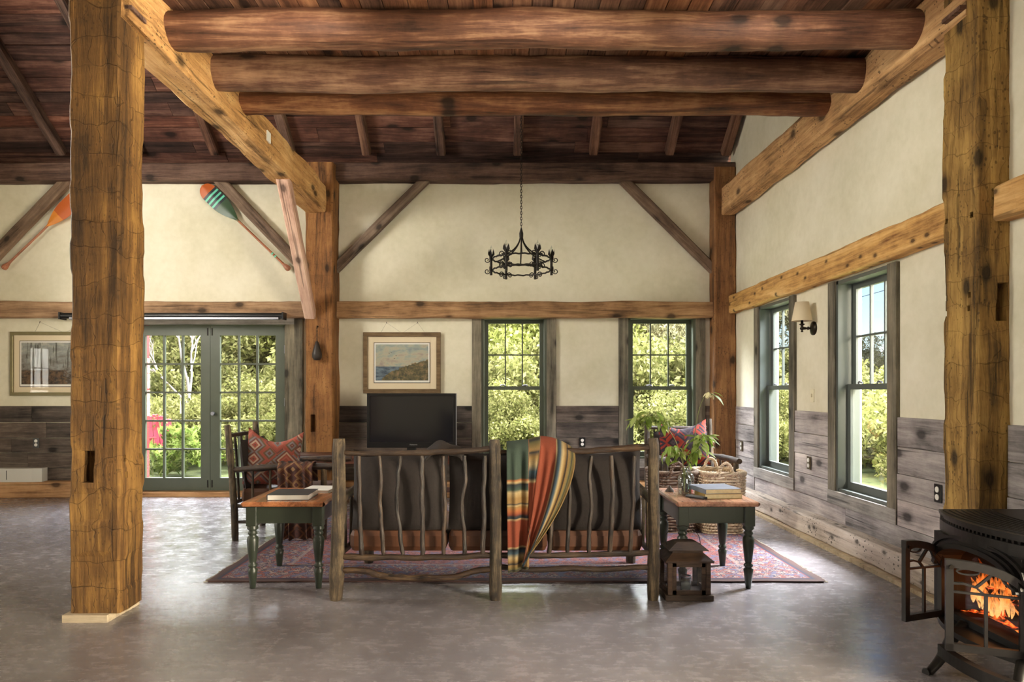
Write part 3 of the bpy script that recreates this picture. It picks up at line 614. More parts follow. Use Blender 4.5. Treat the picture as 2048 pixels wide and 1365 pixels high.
def picture(px0, px1, py0, py1, fw, mw, kind, lb, fm):
    d = 8.33; a, b = P(px0, py1, d), P(px1, py0, d); w_, h_ = b.x-a.x, b.z-a.z
    t = thing('framed_picture', lb, 'picture', ((a.x+b.x)/2, 8.365, (a.z+b.z)/2)); x, z = w_/2, h_/2
    m = MB(); m.box(-x, x, -.035, 0, z-fw, z, .004).box(-x, x, -.035, 0, -z, -z+fw, .004).box(-x, -x+fw, -.035, 0, -z+fw, z-fw, .004).box(x-fw, x, -.035, 0, -z+fw, z-fw, .004).build('frame', fm, t)
    x -= fw; z -= fw; MB().box(-x, x, -.015, -.002, -z, z).build('mat_board', MATB, t)
    x -= mw; z -= mw*.95; g = .008
    MB().box(-x, x, -.0175, -.015, -z, z).build('mat_border', BRONZE, t); MB().box(-x+g, x-g, -.019, -.0175, -z+g, z-g).build('print_margin', WHITEP, t)
    pr = MB().box(-x+3*g, x-3*g, -.0205, -.019, -z+4*g, z-3*g).build('print', pic_mat(kind), t)
    xx, zz = w_/2-fw, h_/2-fw; MB().box(-xx, xx, -.027, -.025, -zz, zz).build('picture_glass', PGLASS, t)
    k = MB(); s1, s2 = -x*.55, x*.55; tp = h_/2+.12
    for (p_, q_) in (((s1, tp), (s2*.0+0, h_/2)), ((s2, tp), (0, h_/2)), ((s1, tp), (-w_*.28, h_/2)), ((s2, tp), (w_*.30, h_/2))): k.tube([(p_[0], -.006, p_[1]), (q_[0], -.006, q_[1]-.01)], .0012, 4)
    k.build('hanging_wire', WIRE, t)
    for s_ in (s1, s2): MB().tube([(s_, 0, tp+.01), (s_, -.012, tp+.005), (s_, -.012, tp-.01)], .003, 6).build('hook', BRONZE, t)
    if kind == 'seashore':
        bd = MB()
        for (u, v) in ((-.155, .115), (-.13, .125), (-.07, .085), (-.09, .05)):
            bd.add([(u-.012, -.0215, v+.006), (u, -.0215, v-.003), (u+.012, -.0215, v+.008), (u+.002, -.0215, v+.004)], [(0, 1, 2, 3)])
        bd.build('painted_birds', BLACK, t, kind='stuff')
    return t
picture(726, 881, 665, 787, .052, .075, 'seashore', 'wood-framed seashore print above the television', FRW)
picture(19, 232, 664, 792, .04, .07, 'pond', 'green-framed winter pond print half hidden by the left column', FRG)

# ------------------------------------------------ paddles
def paddle(px0, py0, px1, py1, bl, bw, mats, lb, d=8.3):
    """blade tip first, grip last; local X along the paddle, Y towards the wall"""
    a, b = P(px0, py0, d), P(px1, py1, d); L = (b-a).length; t = thing('canoe_paddle', lb, 'paddle', a); dd = (b-a)/L
    t.rotation_euler = (0, -atan2(dd.z, dd.x), 0)
    def hw(x):
        u = x/bl
        return bw*.5*min(sqrt(max(0, 1-(1-min(u/.22, 1))**2)), 1)*(1 if u < .45 else max(.12, cos((u-.45)/.55*pi/2)))
    cuts = mats; 
    for (u0, u1, mt) in cuts:
        m = MB(); n = 14
        def fn(i, j): x = (u0+(u1-u0)*i)*bl; return (x, -.012+.011*abs(j*2-1)-.004, hw(x)*(j*2-1))
        m.grid(fn, n, 6, True)
        def fn2(i, j): x = (u0+(u1-u0)*i)*bl; return (x, .012-.011*abs(j*2-1), hw(x)*(j*2-1))
        m.grid(fn2, n, 6, True); m.build('blade_band' if len(cuts) > 1 and u0 > 0 else 'blade', mt, t)
    MB().tube([(bl*.93, 0, 0), (L-.14, 0, 0), (L-.09, 0, 0)], [.013, .014, .018], 10).build('shaft', W_PADS, t)
    MB().tube([(L-.1, 0, 0), (L-.07, 0, 0), (L-.035, 0, 0), (L-.01, 0, 0), (L, 0, 0)], [.018, .026, .036, .032, .018], 12).build('grip', W_PADS, t)
    return t
ORG = plain('orange_varnish', lin(214, 132, 48), .35, var=.1); ORD = plain('orange_tip', lin(188, 92, 36), .35); GRN = plain('paddle_green', lin(58, 84, 58), .4); NVY = plain('paddle_navy', lin(34, 44, 50), .4); TEA = plain('paddle_teal', lin(104, 202, 172), .4)
pd = paddle(404, 372, 579, 540, .62, .21, [(0, .2, ORD), (.2, .25, NVY), (.25, .29, TEA), (.29, .34, NVY), (.34, .38, TEA), (.38, .43, NVY), (.43, .47, TEA), (.47, .52, NVY), (.52, 1, GRN)],
     'green canoe paddle with teal stripes and orange tip leaning above the doors')
MB().tube([(1.18, 0, 0), (1.2, 0, 0)], .0165, 10).build('stripe', TEA, pd); MB().tube([(1.23, 0, 0), (1.25, 0, 0)], .0165, 10).build('stripe', TEA, pd)
paddle(166, 384, 6, 538, .62, .2, [(0, .66, ORD), (.66, 1, ORG)], 'orange canoe paddle at the far left partly behind the column')

# ------------------------------------------------ chandelier
def chandelier():
    c = Vector((.182, 7.2, 0)); t = thing('chandelier', 'black wrought iron chandelier with six candle bulbs hanging before the back wall', 'chandelier', c)
    zl, zu, R = H+1.27, H+1.39, .30
    def ring(z, r, hh, nm):
        m = MB(); n = 60; vs = []
        for k in range(n):
            a = 2*pi*k/n; wv = .004*sin(k*2.1)
            for (rr, dz) in ((r, -hh), (r+.008, -hh), (r+.008, hh), (r, hh)): vs.append((cos(a)*rr, sin(a)*rr, z+dz+wv))
        m.add(vs, [(k*4+q, k*4+(q+1) % 4, ((k+1) % n)*4+(q+1) % 4, ((k+1) % n)*4+q) for k in range(n) for q in range(4)]); return m.build(nm, IRON, t)
    ring(zl, R, .008, 'ring'); ring(zu, R, .008, 'ring')
    hub = H+1.66
    MB().lathe([(.006, -.06), (.02, -.04), (.022, 0), (.014, .03), (.006, .06)], (0, 0, hub), 12).build('hub', IRON, t)
    for k in range(6):
        a = radians(60*k+30); dr = Vector((cos(a), sin(a), 0))
        MB().tube(spline([Vector((0, 0, hub-.02))+dr*.008, Vector((0, 0, hub-.09))+dr*.026, Vector((0, 0, hub-.16))+dr*.075, Vector((0, 0, hub-.22))+dr*.155, Vector((0, 0, zu))+dr*(R)], 6), .0075, 6).build('arm', IRON, t)
    for k in range(6):
        a = radians(60*k); dr = Vector((cos(a), sin(a), 0)); tn = Vector((-sin(a), cos(a), 0)); r_ = R+.018
        m = MB(); m.tube([dr*r_+Vector((0, 0, zl-.05)), dr*r_+Vector((0, 0, zu+.05))], .014, 8)
        for zz, sg in ((zl, 1), (zu, 1)):
            for sd in (-1, 1):
                pts = []
                for q in range(15):
                    th = q/14*pi*2.4; rr = .034*(1-q/14*.72); pts.append(dr*(r_+.012)+tn*sd*(.018+.034-rr*cos(th)) + Vector((0, 0, zz+rr*sin(th))))
                m.tube(pts, .0056, 5)
        for zz in (zl, zu):
            pts = []
            for q in range(15):
                th = q/14*pi*2.4; rr = .03*(1-q/14*.7); pts.append(dr*(r_+.012+.03-rr*cos(th))+Vector((0, 0, zz-.01-rr*sin(th))))
            m.tube(pts, .0052, 5)
        hd = m.build('candle_holder', IRON, t)
        lf = MB()
        for q in range(5):
            an = 2*pi*q/5+a; d2 = Vector((cos(an), sin(an), 0)); sd = Vector((-sin(an), cos(an), 0)); b0 = dr*r_+Vector((0, 0, zu+.03))
            lf.add([b0+d2*.008-Vector((0, 0, .02)), b0+d2*.032+sd*.019+Vector((0, 0, .02)), b0+d2*.030+Vector((0, 0, .075)), b0+d2*.032-sd*.019+Vector((0, 0, .02))], [(0, 1, 2, 3)])
        lf.build('cup_leaves', IRON, hd)
        MB().tube([dr*r_+Vector((0, 0, zu+.04)), dr*r_+Vector((0, 0, zu+.085))], .009, 8).build('candle_sleeve', WHITEP, hd)
        MB().tube([dr*r_+Vector((0, 0, zu+z_)) for z_ in (.085, .095, .11, .13, .145)], [.005, .010, .011, .005, .001], 8).build('bulb', JAR, hd)
    # chain of real links up to the rafter
    ch = MB(); z = hub+.07; top = roofz(7.2)+.02; k = 0
    while z < top:
        ax = Vector((1, 0, 0)) if k % 2 else Vector((0, 1, 0))
        pts = [ax*(.009*cos(2*pi*q/8))+Vector((0, 0, z+.018*sin(2*pi*q/8))) for q in range(9)]
        ch.tube(pts, .0038, 4, caps=False, smooth=False); z += .029; k += 1
    ch.build('chain', IRON, t, kind='stuff')
chandelier()

# ------------------------------------------------ sofa of bark-covered poles
def stick(pts, r0, r1=None, n=9, seed=0, wob=.18, jit=.006, sub=6):
    q = spline(pts, sub); r1 = r0 if r1 is None else r1; m = MB(); N = len(q); out = []
    for i, p in enumerate(q): out.append(p+Vector((noise.noise(Vector((i*.4, seed*3.1, 0))), noise.noise(Vector((i*.4, 5, seed*2.3))), noise.noise(Vector((seed, i*.4, 9)))))*jit*(1 if 0 < i < N-1 else 0))
    rs = [r0+(r1-r0)*i/(N-1) for i in range(N)]
    for i in (0, N-1): rs[i] *= .86
    for _ in range(max(1, N//9)):
        j = random.randint(2, N-3) if N > 6 else 1; rs[j] *= 1.14
    m.tube(out, rs, n, wob=wob, seed=seed); return m
def cushion(w_, h_, t_, sag=0.0, pinch=.08, n=16):
    """pillow standing in local XZ plane, thickness along Y, origin at bottom centre"""
    m = MB()
    def sh(sg):
        def fn(i, j):
            u, v = i*2-1, j*2-1; th = t_/2*max(0, (1-abs(u)**2.6))**.55*max(0, (1-abs(v)**2.6))**.55
            x = u*w_/2*(1-pinch*(1-v*v)); z = v*h_/2*(1-pinch*(1-u*u))-sag*(1-u*u)**1.2*max(0, v)**2
            wr = .006*noise.noise(Vector((u*3+w_*9, v*3, sg)))
            return (x, sg*(th+wr*(1-u**4)*(1-v**4)), z+h_/2)
        return fn
    m.grid(sh(-1), n, n); m.grid(sh(1), n, n); return m
CUSHB = plain('dark_brown_cloth', lin(36, 28, 25), .85, var=.2, sc=50, bump=.2)
CUSHT = plain('tan_leather', lin(84, 50, 30), .5, var=.2, sc=12, bump=.2)
DS = 4.21
SF = thing('log_sofa', 'rustic bark-covered pole sofa seen from behind with brown cushions', 'sofa', (-.05, DS, 0)); OFF = Vector(SF.location)
def sp(px, py, d=DS): return P(px, py, d)-OFF
for i, (a, b, r, sd) in enumerate((((672, 1201), (678, 878), .042, 1), ((991, 1197), (989, 880), .039, 2), ((1306, 1196), (1306, 877), .036, 3))):
    p0, p1 = sp(*a), sp(*b); p0.z = 0; pm_ = (p0+p1)/2+Vector((.006, 0, 0)); stick([p0, pm_, p1], r*1.02, r*.94, 14, sd, .08, .004, 8).build('back_post', W_BARK, SF)
dz = .86
for i, px in enumerate((737, 1262)):
    q = P(px, 1130, 5.06)-OFF; stick([(q.x, dz, 0), (q.x, dz, .4), (q.x, dz, .66)], .036, .034, 12, 5+i).build('front_post', W_BARK, SF)
stick([sp(686, 906), sp(760, 908), sp(860, 905), sp(930, 903), sp(986, 897)], .017, .018, 10, 7, .15).build('top_rail', W_BARKX, SF)
stick([sp(994, 906), sp(1080, 904), sp(1180, 902), sp(1240, 898), sp(1300, 894)], .017, .02, 10, 8, .15).build('top_rail', W_BARKX, SF)
stick([sp(682, 1114), sp(780, 1116), sp(880, 1115), sp(985, 1112)], .019, .018, 10, 9, .15).build('bottom_rail', W_BARKX, SF)
stick([sp(995, 1112), sp(1080, 1112), sp(1180, 1110), sp(1300, 1106)], .017, .018, 10, 10, .15).build('bottom_rail', W_BARKX, SF)
stick([sp(682, 1140), sp(735, 1144), sp(772, 1154), sp(840, 1157), sp(910, 1154), sp(945, 1144), sp(985, 1138)], .020, .018, 10, 11, .12).build('stretcher', W_BARKX, SF)
stick([sp(997, 1134), sp(1060, 1140), sp(1140, 1138), sp(1220, 1139), sp(1302, 1134)], .017, .017, 10, 12, .12).build('stretcher', W_BARKX, SF)
SPN = [(717, 719, 723), (758, 762, 767), (801, 793, 806), (843, 844, 845), (886, 889, 887), (929, 927, 928), (970, 967, 966), (1034, 1030, 1034), (1070, 1066, 1064), (1110, 1106, 1098), (1140, 1139, 1134), (1183, 1180, 1177), (1222, 1226, 1219), (1269, 1266, 1260)]
for i, (a, b, c) in enumerate(SPN):
    r = .0125 if i % 3 else .015; y0 = 912; kx = 6*noise.noise(Vector((i*3.3, 0, 0)))
    m = stick([sp(a, y0), sp((a+b)/2+kx, 960), sp(b-kx, 1010), sp((b+c)/2, 1062), sp(c, 1110)], r*.95, r*1.05, 8, 20+i, .2, .007, 5)
    m.build('spindle', W_BARKS, SF)
xa, xb = sp(676, 0).x, sp(1306, 0).x
for x_ in (xa, xb):
    fx = (737 if x_ < 0 else 1262); fxx = P(fx, 0, 5.06).x-OFF.x
    stick([(x_, .02, .6), ((x_+fxx)/2, .45, .62), (fxx, dz+.04, .62)], .026, .03, 10, 31).build('arm', W_BARKX, SF)
    stick([(x_, 0, .27), (fxx, dz, .27)], .018, .018, 10, 33).build('side_rail', W_BARKX, SF)
    for k in range(4): tt = .2+.19*k; xx = x_+(fxx-x_)*tt; stick([(xx, tt*dz, .27), (xx, tt*dz, .6)], .012, .012, 8, 40+k).build('side_spindle', W_BARK, SF)
stick([(P(737, 0, 5.06).x-OFF.x, dz, .27), (0, dz, .27), (P(1262, 0, 5.06).x-OFF.x, dz, .27)], .018, .018, 10, 36).build('front_rail', W_BARKX, SF)
for (a, b, y0) in ((695, 890, 900), (894, 1096, 892), (1099, 1291, 896)):
    w_ = (b-a)/F*DS*1.02; cx = sp((a+b)/2, 0).x; c = cushion(w_, .54, .17, .02, .03)
    c.build('back_cushion', CUSHB, SF, loc=(cx*1.0, .13, .375), rot=(radians(-7), 0, 0))
for (a, b) in ((694, 892), (895, 1096), (1099, 1290)):
    MB().box(sp(a, 0).x, sp(b, 0).x, .06, .80, .285, .41, .03).build('seat_cushion', CUSHT, SF)
# striped throw over the sofa back
SER = M('serape_stripes'); uvn = SER.n('UVMap'); spx = SER.n('SeparateXYZ'); SER.put(spx.inputs[0], uvn.outputs[0])
tealc, redc, crm, nav, tan_, oli, orn = lin(58, 72, 62), lin(128, 60, 38), lin(166, 144, 104), lin(34, 38, 44), lin(140, 110, 66), lin(98, 90, 52), lin(156, 94, 50)
SER.set(Base_Color=SER.mix(SER.math('MULTIPLY', SER.noise(SER.coord(), 160, 2), .3), SER.ramp(spx.outputs[0], [(0, tealc), (.29, tealc), (.30, orn), (.315, crm), (.33, nav), (.37, tealc), (.39, crm), (.43, tan_), (.465, tan_), (.47, nav), (.485, crm), (.49, tan_), (.52, orn), (.545, redc), (.56, nav), (.575, nav), (.58, crm), (.595, redc), (.78, redc), (.785, crm), (.80, nav), (.83, lin(52, 72, 84)), (.86, crm), (.89, tan_), (.91, nav), (.92, tan_), (.95, oli), (.96, nav), (.97, oli), (1, tan_)]), (.02, .02, .02), 'MULTIPLY'), Roughness=.95)
SER.bump(SER.noise(SER.coord(), 220, 2), .25, .003)
def throw():
    def bz(p, t): return (p[0]*(1-t)**3+3*p[1]*t*(1-t)**2+3*p[2]*t*t*(1-t)+p[3]*t**3)
    def col(u):
        if u < .34: x0 = 1013+u/.34*44; xs = [x0, x0, x0+1, x0+3*(1-u/.34)]; ys = [884-u*14, 960, 1060, 1142-u*20]
        elif u < .46: k = (u-.34)/.12; xs = [1057+k*24, 1056+k*16, 1052+k*8, 1058-k*6]; ys = [879-k*6, 960, 1050, 1132-k*4]
        else: k = (u-.46)/.54; xs = [1081+k*69, 1072+k*76, 1056+k*62, 1046+k*4-k*6]; ys = [873+26*k*k, 975-k*10, 1060-k*30, 1128-k*6+8*k*(1-k)]
        return xs, ys
    m = MB(); nu, nv = 72, 44
    def fn(u, v):
        t = (v-.16)/.84
        xs, ys = col(u)
        fold = .016*sin(u*19)+.010*sin(u*41+2)
        if t < 0: # over the rail and down the front
            k = -t/.19; x = xs[0]; y = ys[0]; p = P(x, y, DS); return p+Vector((0, .03+.05*k, -.05*k*k-.0))-OFF*0
        x, y = bz(xs, t), bz(ys, t); p = P(x, y, DS); off = .03-.075*min(1, t*14)
        return p+Vector((0, off-fold*min(1, t*5)-(.02 if u > .46 else 0)*min(1, t*6), 0))
    def uv(u, v):
        t = max(0, (v-.16)/.84)
        if u < .34: return (min(.999, t*.97), v)
        if u < .46: return (max(.01, min(.97, .97-t*.55+.0*u)), v)
        return (.60+.395*((u-.46)/.54), v)
    m.grid(fn, nu, nv, True, uv)
    o = m.build('striped_throw', SER.m, label='serape throw with teal, red and tan stripes draped over the sofa back', cat='blanket')
    md = o.modifiers.new('s', 'SOLIDIFY'); md.thickness = .006; return o
throw()
m = MB()
def fn(u, v):
    p = P(850+76*u, 0, 4.32); z = .90+.055*sin(pi*u)**.7*(1-.25*cos(u*9)); return Vector((p.x+.01*sin(v*6), 4.255+.16*v, z+.012*sin(pi*v)-.05*(v-.5)**2*4))
m.grid(fn, 16, 12); o = m.build('dark_cloth', CUSHB, label='dark folded cloth bunched over the left sofa rail', cat='cloth'); md = o.modifiers.new('s', 'SOLIDIFY'); md.thickness = .008

# ------------------------------------------------ end tables
LEGP = [(.012, 0), (.018, .002), (.028, .1), (.032, .125), (.020, .135), (.030, .147), (.030, .155), (.019, .165), (.024, .18), (.034, .27), (.037, .315), (.033, .335), (.022, .347), (.030, .357), (.030, .366), (.022, .376), (.036, .392)]
def end_table(loc, lb):
    t = thing('end_table', lb, 'table', loc, group=None); ax, ay = .215, .265
    m = MB(); W, Dp = .272, .33
    prof = [(-W+.012, .572), (-W, .562), (-W, .553), (-W+.014, .540), (W-.014, .540), (W, .553), (W, .562), (W-.012, .572)]
    m.prism([(x, z) for x, z in prof], 'y', -Dp+.01, Dp-.01).add([(-W+.014, -Dp+.0, .545), (W-.014, -Dp, .545), (W-.014, -Dp, .564), (-W+.014, -Dp, .564), (-W, -Dp+.01, .553), (-W+.014, -Dp+.01, .540), (W-.014, -Dp+.01, .54), (W, -Dp+.01, .553), (W-.012, -Dp+.01, .572), (-W+.012, -Dp+.01, .572)],
        [(0, 1, 2, 3), (0, 3, 9, 4, 5), (1, 6, 7, 8, 2), (3, 2, 8, 9), (0, 5, 6, 1)])
    m.build('tabletop', W_TOP, t)
    z0, z1 = .428, .54
    MB().box(-ax, ax, -ay-.018, -ay+.004, z0, z1).build('apron', TGREEN, t); MB().box(-ax, ax, ay-.004, ay+.018, z0, z1).build('apron', TGREEN, t)
    MB().box(-ax-.018, -ax+.004, -ay, ay, z0, z1).build('apron', TGREEN, t); MB().box(ax-.004, ax+.018, -ay, ay, z0, z1).build('apron', TGREEN, t)
    lg = MB().lathe(LEGP, n=16).box(-.034, .034, -.034, .034, .41, .54, .004); q = lg.lathe([(.036, .39), (.034, .412)], n=4+12).mesh('leg'); q.materials.append(TGREEN)
    for sx in (-1, 1):
        for sy in (-1, 1): link(q, 'leg', parent=t, loc=(sx*ax, sy*ay, 0))
    return t
TZ = .572
end_table((-1.425, 4.72, 0), 'green turned-leg end table left of the sofa holding a dark book')
end_table((1.38, 4.72, 0), 'green turned-leg end table right of the sofa holding flowers and books')
def book(loc, rz, w_, d_, h_, cov, lb, pages=PAPER):
    t = thing('book', lb, 'book', loc, rz); c = .003
    MB().box(-w_/2+.004, w_/2-.003, -d_/2+.004, d_/2-.004, c, h_-c).build('pages', pages, t)
    MB().box(-w_/2, w_/2, -d_/2, d_/2, 0, c).build('cover', cov, t); MB().box(-w_/2, w_/2, -d_/2, d_/2, h_-c, h_).build('cover', cov, t)
    MB().box(-w_/2-.002, -w_/2+.002, -d_/2, d_/2, 0, h_, .001).build('spine', cov, t); return t
NAVY = plain('navy_cover', lin(40, 48, 58), .45, var=.35, sc=14); BLUC = plain('faded_blue_cover', lin(120, 124, 136), .6, var=.1); OCH = plain('ochre_cover', lin(150, 118, 56), .6, var=.1)
book((-1.42, 4.60, TZ), radians(2), .27, .27, .037, NAVY, 'thick dark blue book lying on the left end table', WHITEP)
book((-1.32, 4.90, TZ), radians(-4), .2, .24, .02, WHITEP, 'white book lying behind the dark one on the left end table', WHITEP)
book((1.452, 4.625, TZ), radians(3), .255, .2, .033, OCH, 'ochre book at the bottom of the stack on the right end table')
book((1.440, 4.655, TZ+.033), radians(8), .25, .26, .032, BLUC, 'faded blue book on top of the stack on the right end table')
R_ = thing('remote_control', 'black and silver remote control beside the books on the right end table', 'remote', (1.285, 4.56, TZ), radians(38))
MB().box(-.022, .022, -.075, .075, 0, .016, .005).build('body', BLACK, R_); MB().box(-.016, .016, -.06, .05, .016, .018).build('keypad', plain('grey_keys', lin(120, 120, 122), .4), R_)
MB().lathe([(.028, 0), (.03, .006), (.012, .03), (.006, .04)], n=14).build('incense_cone', plain('dark_stone', lin(80, 68, 60), .7), loc=(1.18, 4.86, TZ), label='small dark cone-shaped ornament left of the glass bottles', cat='ornament')
MB().lathe([(.012, 0), (.016, .006), (.016, .03), (.01, .036)], n=12).build('red_cap', REDP, loc=(1.31, 4.80, TZ), label='small red capped bottle behind the remote control', cat='bottle')
# ------------------------------------------------ glass bottles and leafy stems
def bottle(loc, r, h, lb):
    t = thing('glass_bottle', lb, 'vase', loc)
    pf = [(r*.9, 0), (r, .01), (r, h*.62), (r*.85, h*.72), (r*.5, h*.8), (r*.46, h*.93), (r*.56, h*.94), (r*.56, h)]
    MB().lathe(pf+[(x-.003, z) for x, z in reversed(pf[1:])]+[(r*.8, .008)], n=20, caps=False).build('bottle_body', JAR, t)
    MB().lathe([(.001, .009), (r*.92, .009), (r*.93, h*.3), (.001, h*.3)], n=18, caps=False).build('water', glass('vase_water', (.9, .95, .93), 0, .6), t); return t
V1 = Vector((1.238, 4.68, TZ)); V2 = Vector((1.30, 4.83, TZ))
bottle(V1, .046, .185, 'clear glass bottle holding leafy stems on the right end table'); bottle(V2, .044, .175, 'second clear glass bottle behind the first one')
LEAF = M('fresh_leaf'); LEAF.set(Roughness=.5)
gi = LEAF.n('ObjectInfo'); LEAF.set(Base_Color=LEAF.ramp(gi.outputs['Random'], [(0, lin(86, 108, 44)), (.5, lin(140, 160, 78)), (1, lin(196, 204, 140))]))
trl = LEAF.n('BsdfTranslucent'); trl.inputs[0].default_value = (*lin(150, 180, 70), 1); mx = LEAF.n('MixShader'); mx.inputs[0].default_value = .4
LEAF.put(mx.inputs[1], LEAF.b.outputs[0]); LEAF.put(mx.inputs[2], trl.outputs[0]); LEAF.put(LEAF.out.inputs[0], mx.outputs[0]); LEAF = LEAF.m
STEM = plain('green_stem', lin(106, 112, 60), .6); BLOOM = plain('cream_bloom', lin(222, 216, 170), .6)
def leafmesh(L, W):
    vs, fs = [], []; n = 7
    for i in range(n+1):
        u = i/n; hw = W*.5*sin(pi*u**.8)**.8 if 0 < u < 1 else 0.0005; dz = -.25*L*u*u
        vs += [(u*L, -hw, dz+hw*.3), (u*L, 0, dz), (u*L, hw, dz+hw*.3)]
    for i in range(n): a = i*3; fs += [(a, a+3, a+4, a+1), (a+1, a+4, a+5, a+2)]
    return MB().add(vs, fs, True).mesh('leaf')
LM = [leafmesh(.088, .031), leafmesh(.07, .027), leafmesh(.05, .014)]
for q in LM[:2]: q.materials.append(LEAF)
BM_ = leafmesh(.048, .025); BM_.materials.append(BLOOM); LM[2].materials.append(LEAF)
def stemthing(base, pts, lb, n, start, spread=1.0, bloom=0, mi=0):
    t = thing('leafy_stem', lb, 'plant', base); q = spline([Vector(p)-base for p in pts], 8); N = len(q)
    MB().tube(q, [.0035-.002*i/(N-1) for i in range(N)], 6).build('stem', STEM, t)
    for k in range(n):
        i = int((start+(1-start)*random.random()**.7)*(N-1)); az = random.uniform(-pi, pi); el = random.uniform(-.9, .5)
        tw = Vector((cos(az)*cos(el), sin(az)*cos(el), sin(el))); off = random.random()*.05*spread
        p_ = q[i]+tw*off
        if off > .012: MB().tube([q[i], p_], .0013, 4).build('twig', STEM, t)
        isb = k < bloom
        o = link(BM_ if isb else LM[random.choice([mi, 1])], 'bloom' if isb else 'leaf', parent=t, loc=p_, rot=(random.uniform(-.5, .5), random.uniform(.2, 1.3) if isb or random.random() < .7 else random.uniform(-.3, .4), az))
        sc_ = random.uniform(.75, 1.15); o.scale = (sc_,)*3
b1 = V1+Vector((0, 0, .02)); b2 = V2+Vector((0, 0, .02))
def S_(px, py, d=4.7): return P(px, py, d)
stemthing(b1, [b1, V1+Vector((-.005, 0, .18)), S_(1352, 885), S_(1328, 850), S_(1300, 828), S_(1275, 845)], 'arching stem with dark drooping leaves reaching left over the bottles', 62, .55, 1.3, 4)
stemthing(b1, [b1, V1+Vector((-.008, 0, .18)), S_(1365, 915), S_(1350, 896), S_(1334, 905)], 'short stem with pale blooms low on the left of the bottle', 36, .5, 1.1, 7)
stemthing(b1, [b1, V1+Vector((.008, 0, .18)), S_(1384, 930), S_(1392, 905), S_(1400, 885), S_(1408, 868)], 'upright leafy stem with bright leaves on the right of the bottle', 58, .5, 1.4, 7)
stemthing(b2, [b2, V2+Vector((0, 0, .17)), S_(1387, 900, 4.83), S_(1392, 850, 4.83), S_(1402, 808, 4.83), S_(1416, 786, 4.83), S_(1424, 790, 4.83)], 'tall bare stem with a single nodding pale bloom', 9, .88, .5, 6)

# ------------------------------------------------ lantern and candle jar
LN = thing('lantern', 'dark wooden lantern with glass panes on the floor under the right table', 'lantern', (1.138, 4.30, 0))
MB().box(-.148, .148, -.125, .125, 0, .035, .004).build('base', W_LANT, LN); 
for sx in (-1, 1):
    for sy in (-1, 1): MB().box(sx*.118-.014, sx*.118+.014, sy*.098-.014, sy*.098+.014, .035, .235, .002).build('corner_post', W_LANT, LN)
fr = MB()
for sy in (-1, 1):
    y_ = sy*.1
    for x_ in (-.09, .09): fr.box(x_-.012, x_+.012, y_-.008, y_+.008, .035, .235)
    fr.box(-.1, .1, y_-.008, y_+.008, .035, .062); fr.box(-.1, .1, y_-.008, y_+.008, .205, .235)
for sx in (-1, 1):
    x_ = sx*.12; fr.box(x_-.008, x_+.008, -.09, .09, .035, .06); fr.box(x_-.008, x_+.008, -.09, .09, .21, .235)
fr.build('door_frame', W_LANT, LN)
for sy in (-1, 1): MB().box(-.08, .08, sy*.1-.001, sy*.1+.001, .06, .207).build('pane', GLASS, LN)
for sx in (-1, 1): MB().box(sx*.12-.001, sx*.12+.001, -.085, .085, .06, .212).build('pane', GLASS, LN)
def frus(m, w0, d0, w1, d1, z0, z1):
    vs = [(-w0, -d0, z0), (w0, -d0, z0), (w0, d0, z0), (-w0, d0, z0), (-w1, -d1, z1), (w1, -d1, z1), (w1, d1, z1), (-w1, d1, z1)]
    return m.add(vs, [(3, 2, 1, 0), (4, 5, 6, 7), (0, 1, 5, 4), (1, 2, 6, 5), (2, 3, 7, 6), (3, 0, 4, 7)])
frus(MB().box(-.148, .148, -.128, .128, .235, .245), .148, .128, .098, .078, .245, .283).build('roof', W_LANT, LN)
MB().box(-.094, .094, -.074, .074, .283, .302).build('vent_neck', W_LANT, LN); frus(MB().box(-.122, .122, -.1, .1, .302, .307), .122, .1, .06, .045, .307, .345).build('cap', W_LANT, LN)
MB().tube(spline([(-.1, 0, .29), (-.115, .03, .36), (-.06, .07, .41), (.03, .08, .42), (.10, .05, .37), (.1, 0, .29)], 6), .0025, 5).build('wire_handle', IRON, LN)
CJ = thing('candle_jar', 'small glass jar with white candle inside the wooden lantern', 'candle', (1.145, 4.30, .035))
MB().lathe([(.032, 0), (.034, .01), (.034, .075), (.03, .082), (.032, .086), (.029, .086), (.031, .074), (.031, .012)], n=18, caps=False).build('jar', JAR, CJ)
MB().lathe([(.033, .078), (.0345, .08), (.0345, .09), (.031, .09)], n=18, caps=False).build('jar_rim', STEEL, CJ); MB().lathe([(.001, .004), (.029, .004), (.029, .045), (.001, .045)], n=16, caps=False).build('candle', WHITEP, CJ)

# ------------------------------------------------ rug
RG = M('persian_rug'); v = RG.coord(rnd=False, loc=(0, 0, 0)); spn = RG.n('SeparateXYZ'); RG.put(spn.inputs[0], v); X, Y = spn.outputs[0], spn.outputs[1]
RW, RD = 4.16, 2.75
ex = RG.math('SUBTRACT', RW/2, RG.math('ABSOLUTE', X)); ey = RG.math('SUBTRACT', RD/2, RG.math('ABSOLUTE', Y)); ed = RG.math('MINIMUM', ex, ey)
vo = RG.n('TexVoronoi', feature='F1'); vo.distance = 'MANHATTAN'; RG.put(vo.inputs['Vector'], RG.coord(rnd=False, scale=(1, 1, 1))); vo.inputs['Scale'].default_value = 15
wv = RG.noise(RG.coord(rnd=False), 42, 4, .7, 1.2)
red1, nav1, crm1, ros1, blu1 = lin(104, 42, 38), lin(34, 34, 54), lin(138, 118, 110), lin(134, 74, 66), lin(82, 78, 100)
f1 = RG.ramp(vo.outputs['Distance'], [(0, crm1), (.12, crm1), (.14, nav1), (.3, nav1), (.32, ros1), (.5, red1), (.62, crm1), (.66, red1), (.8, blu1)], 'CONSTANT')
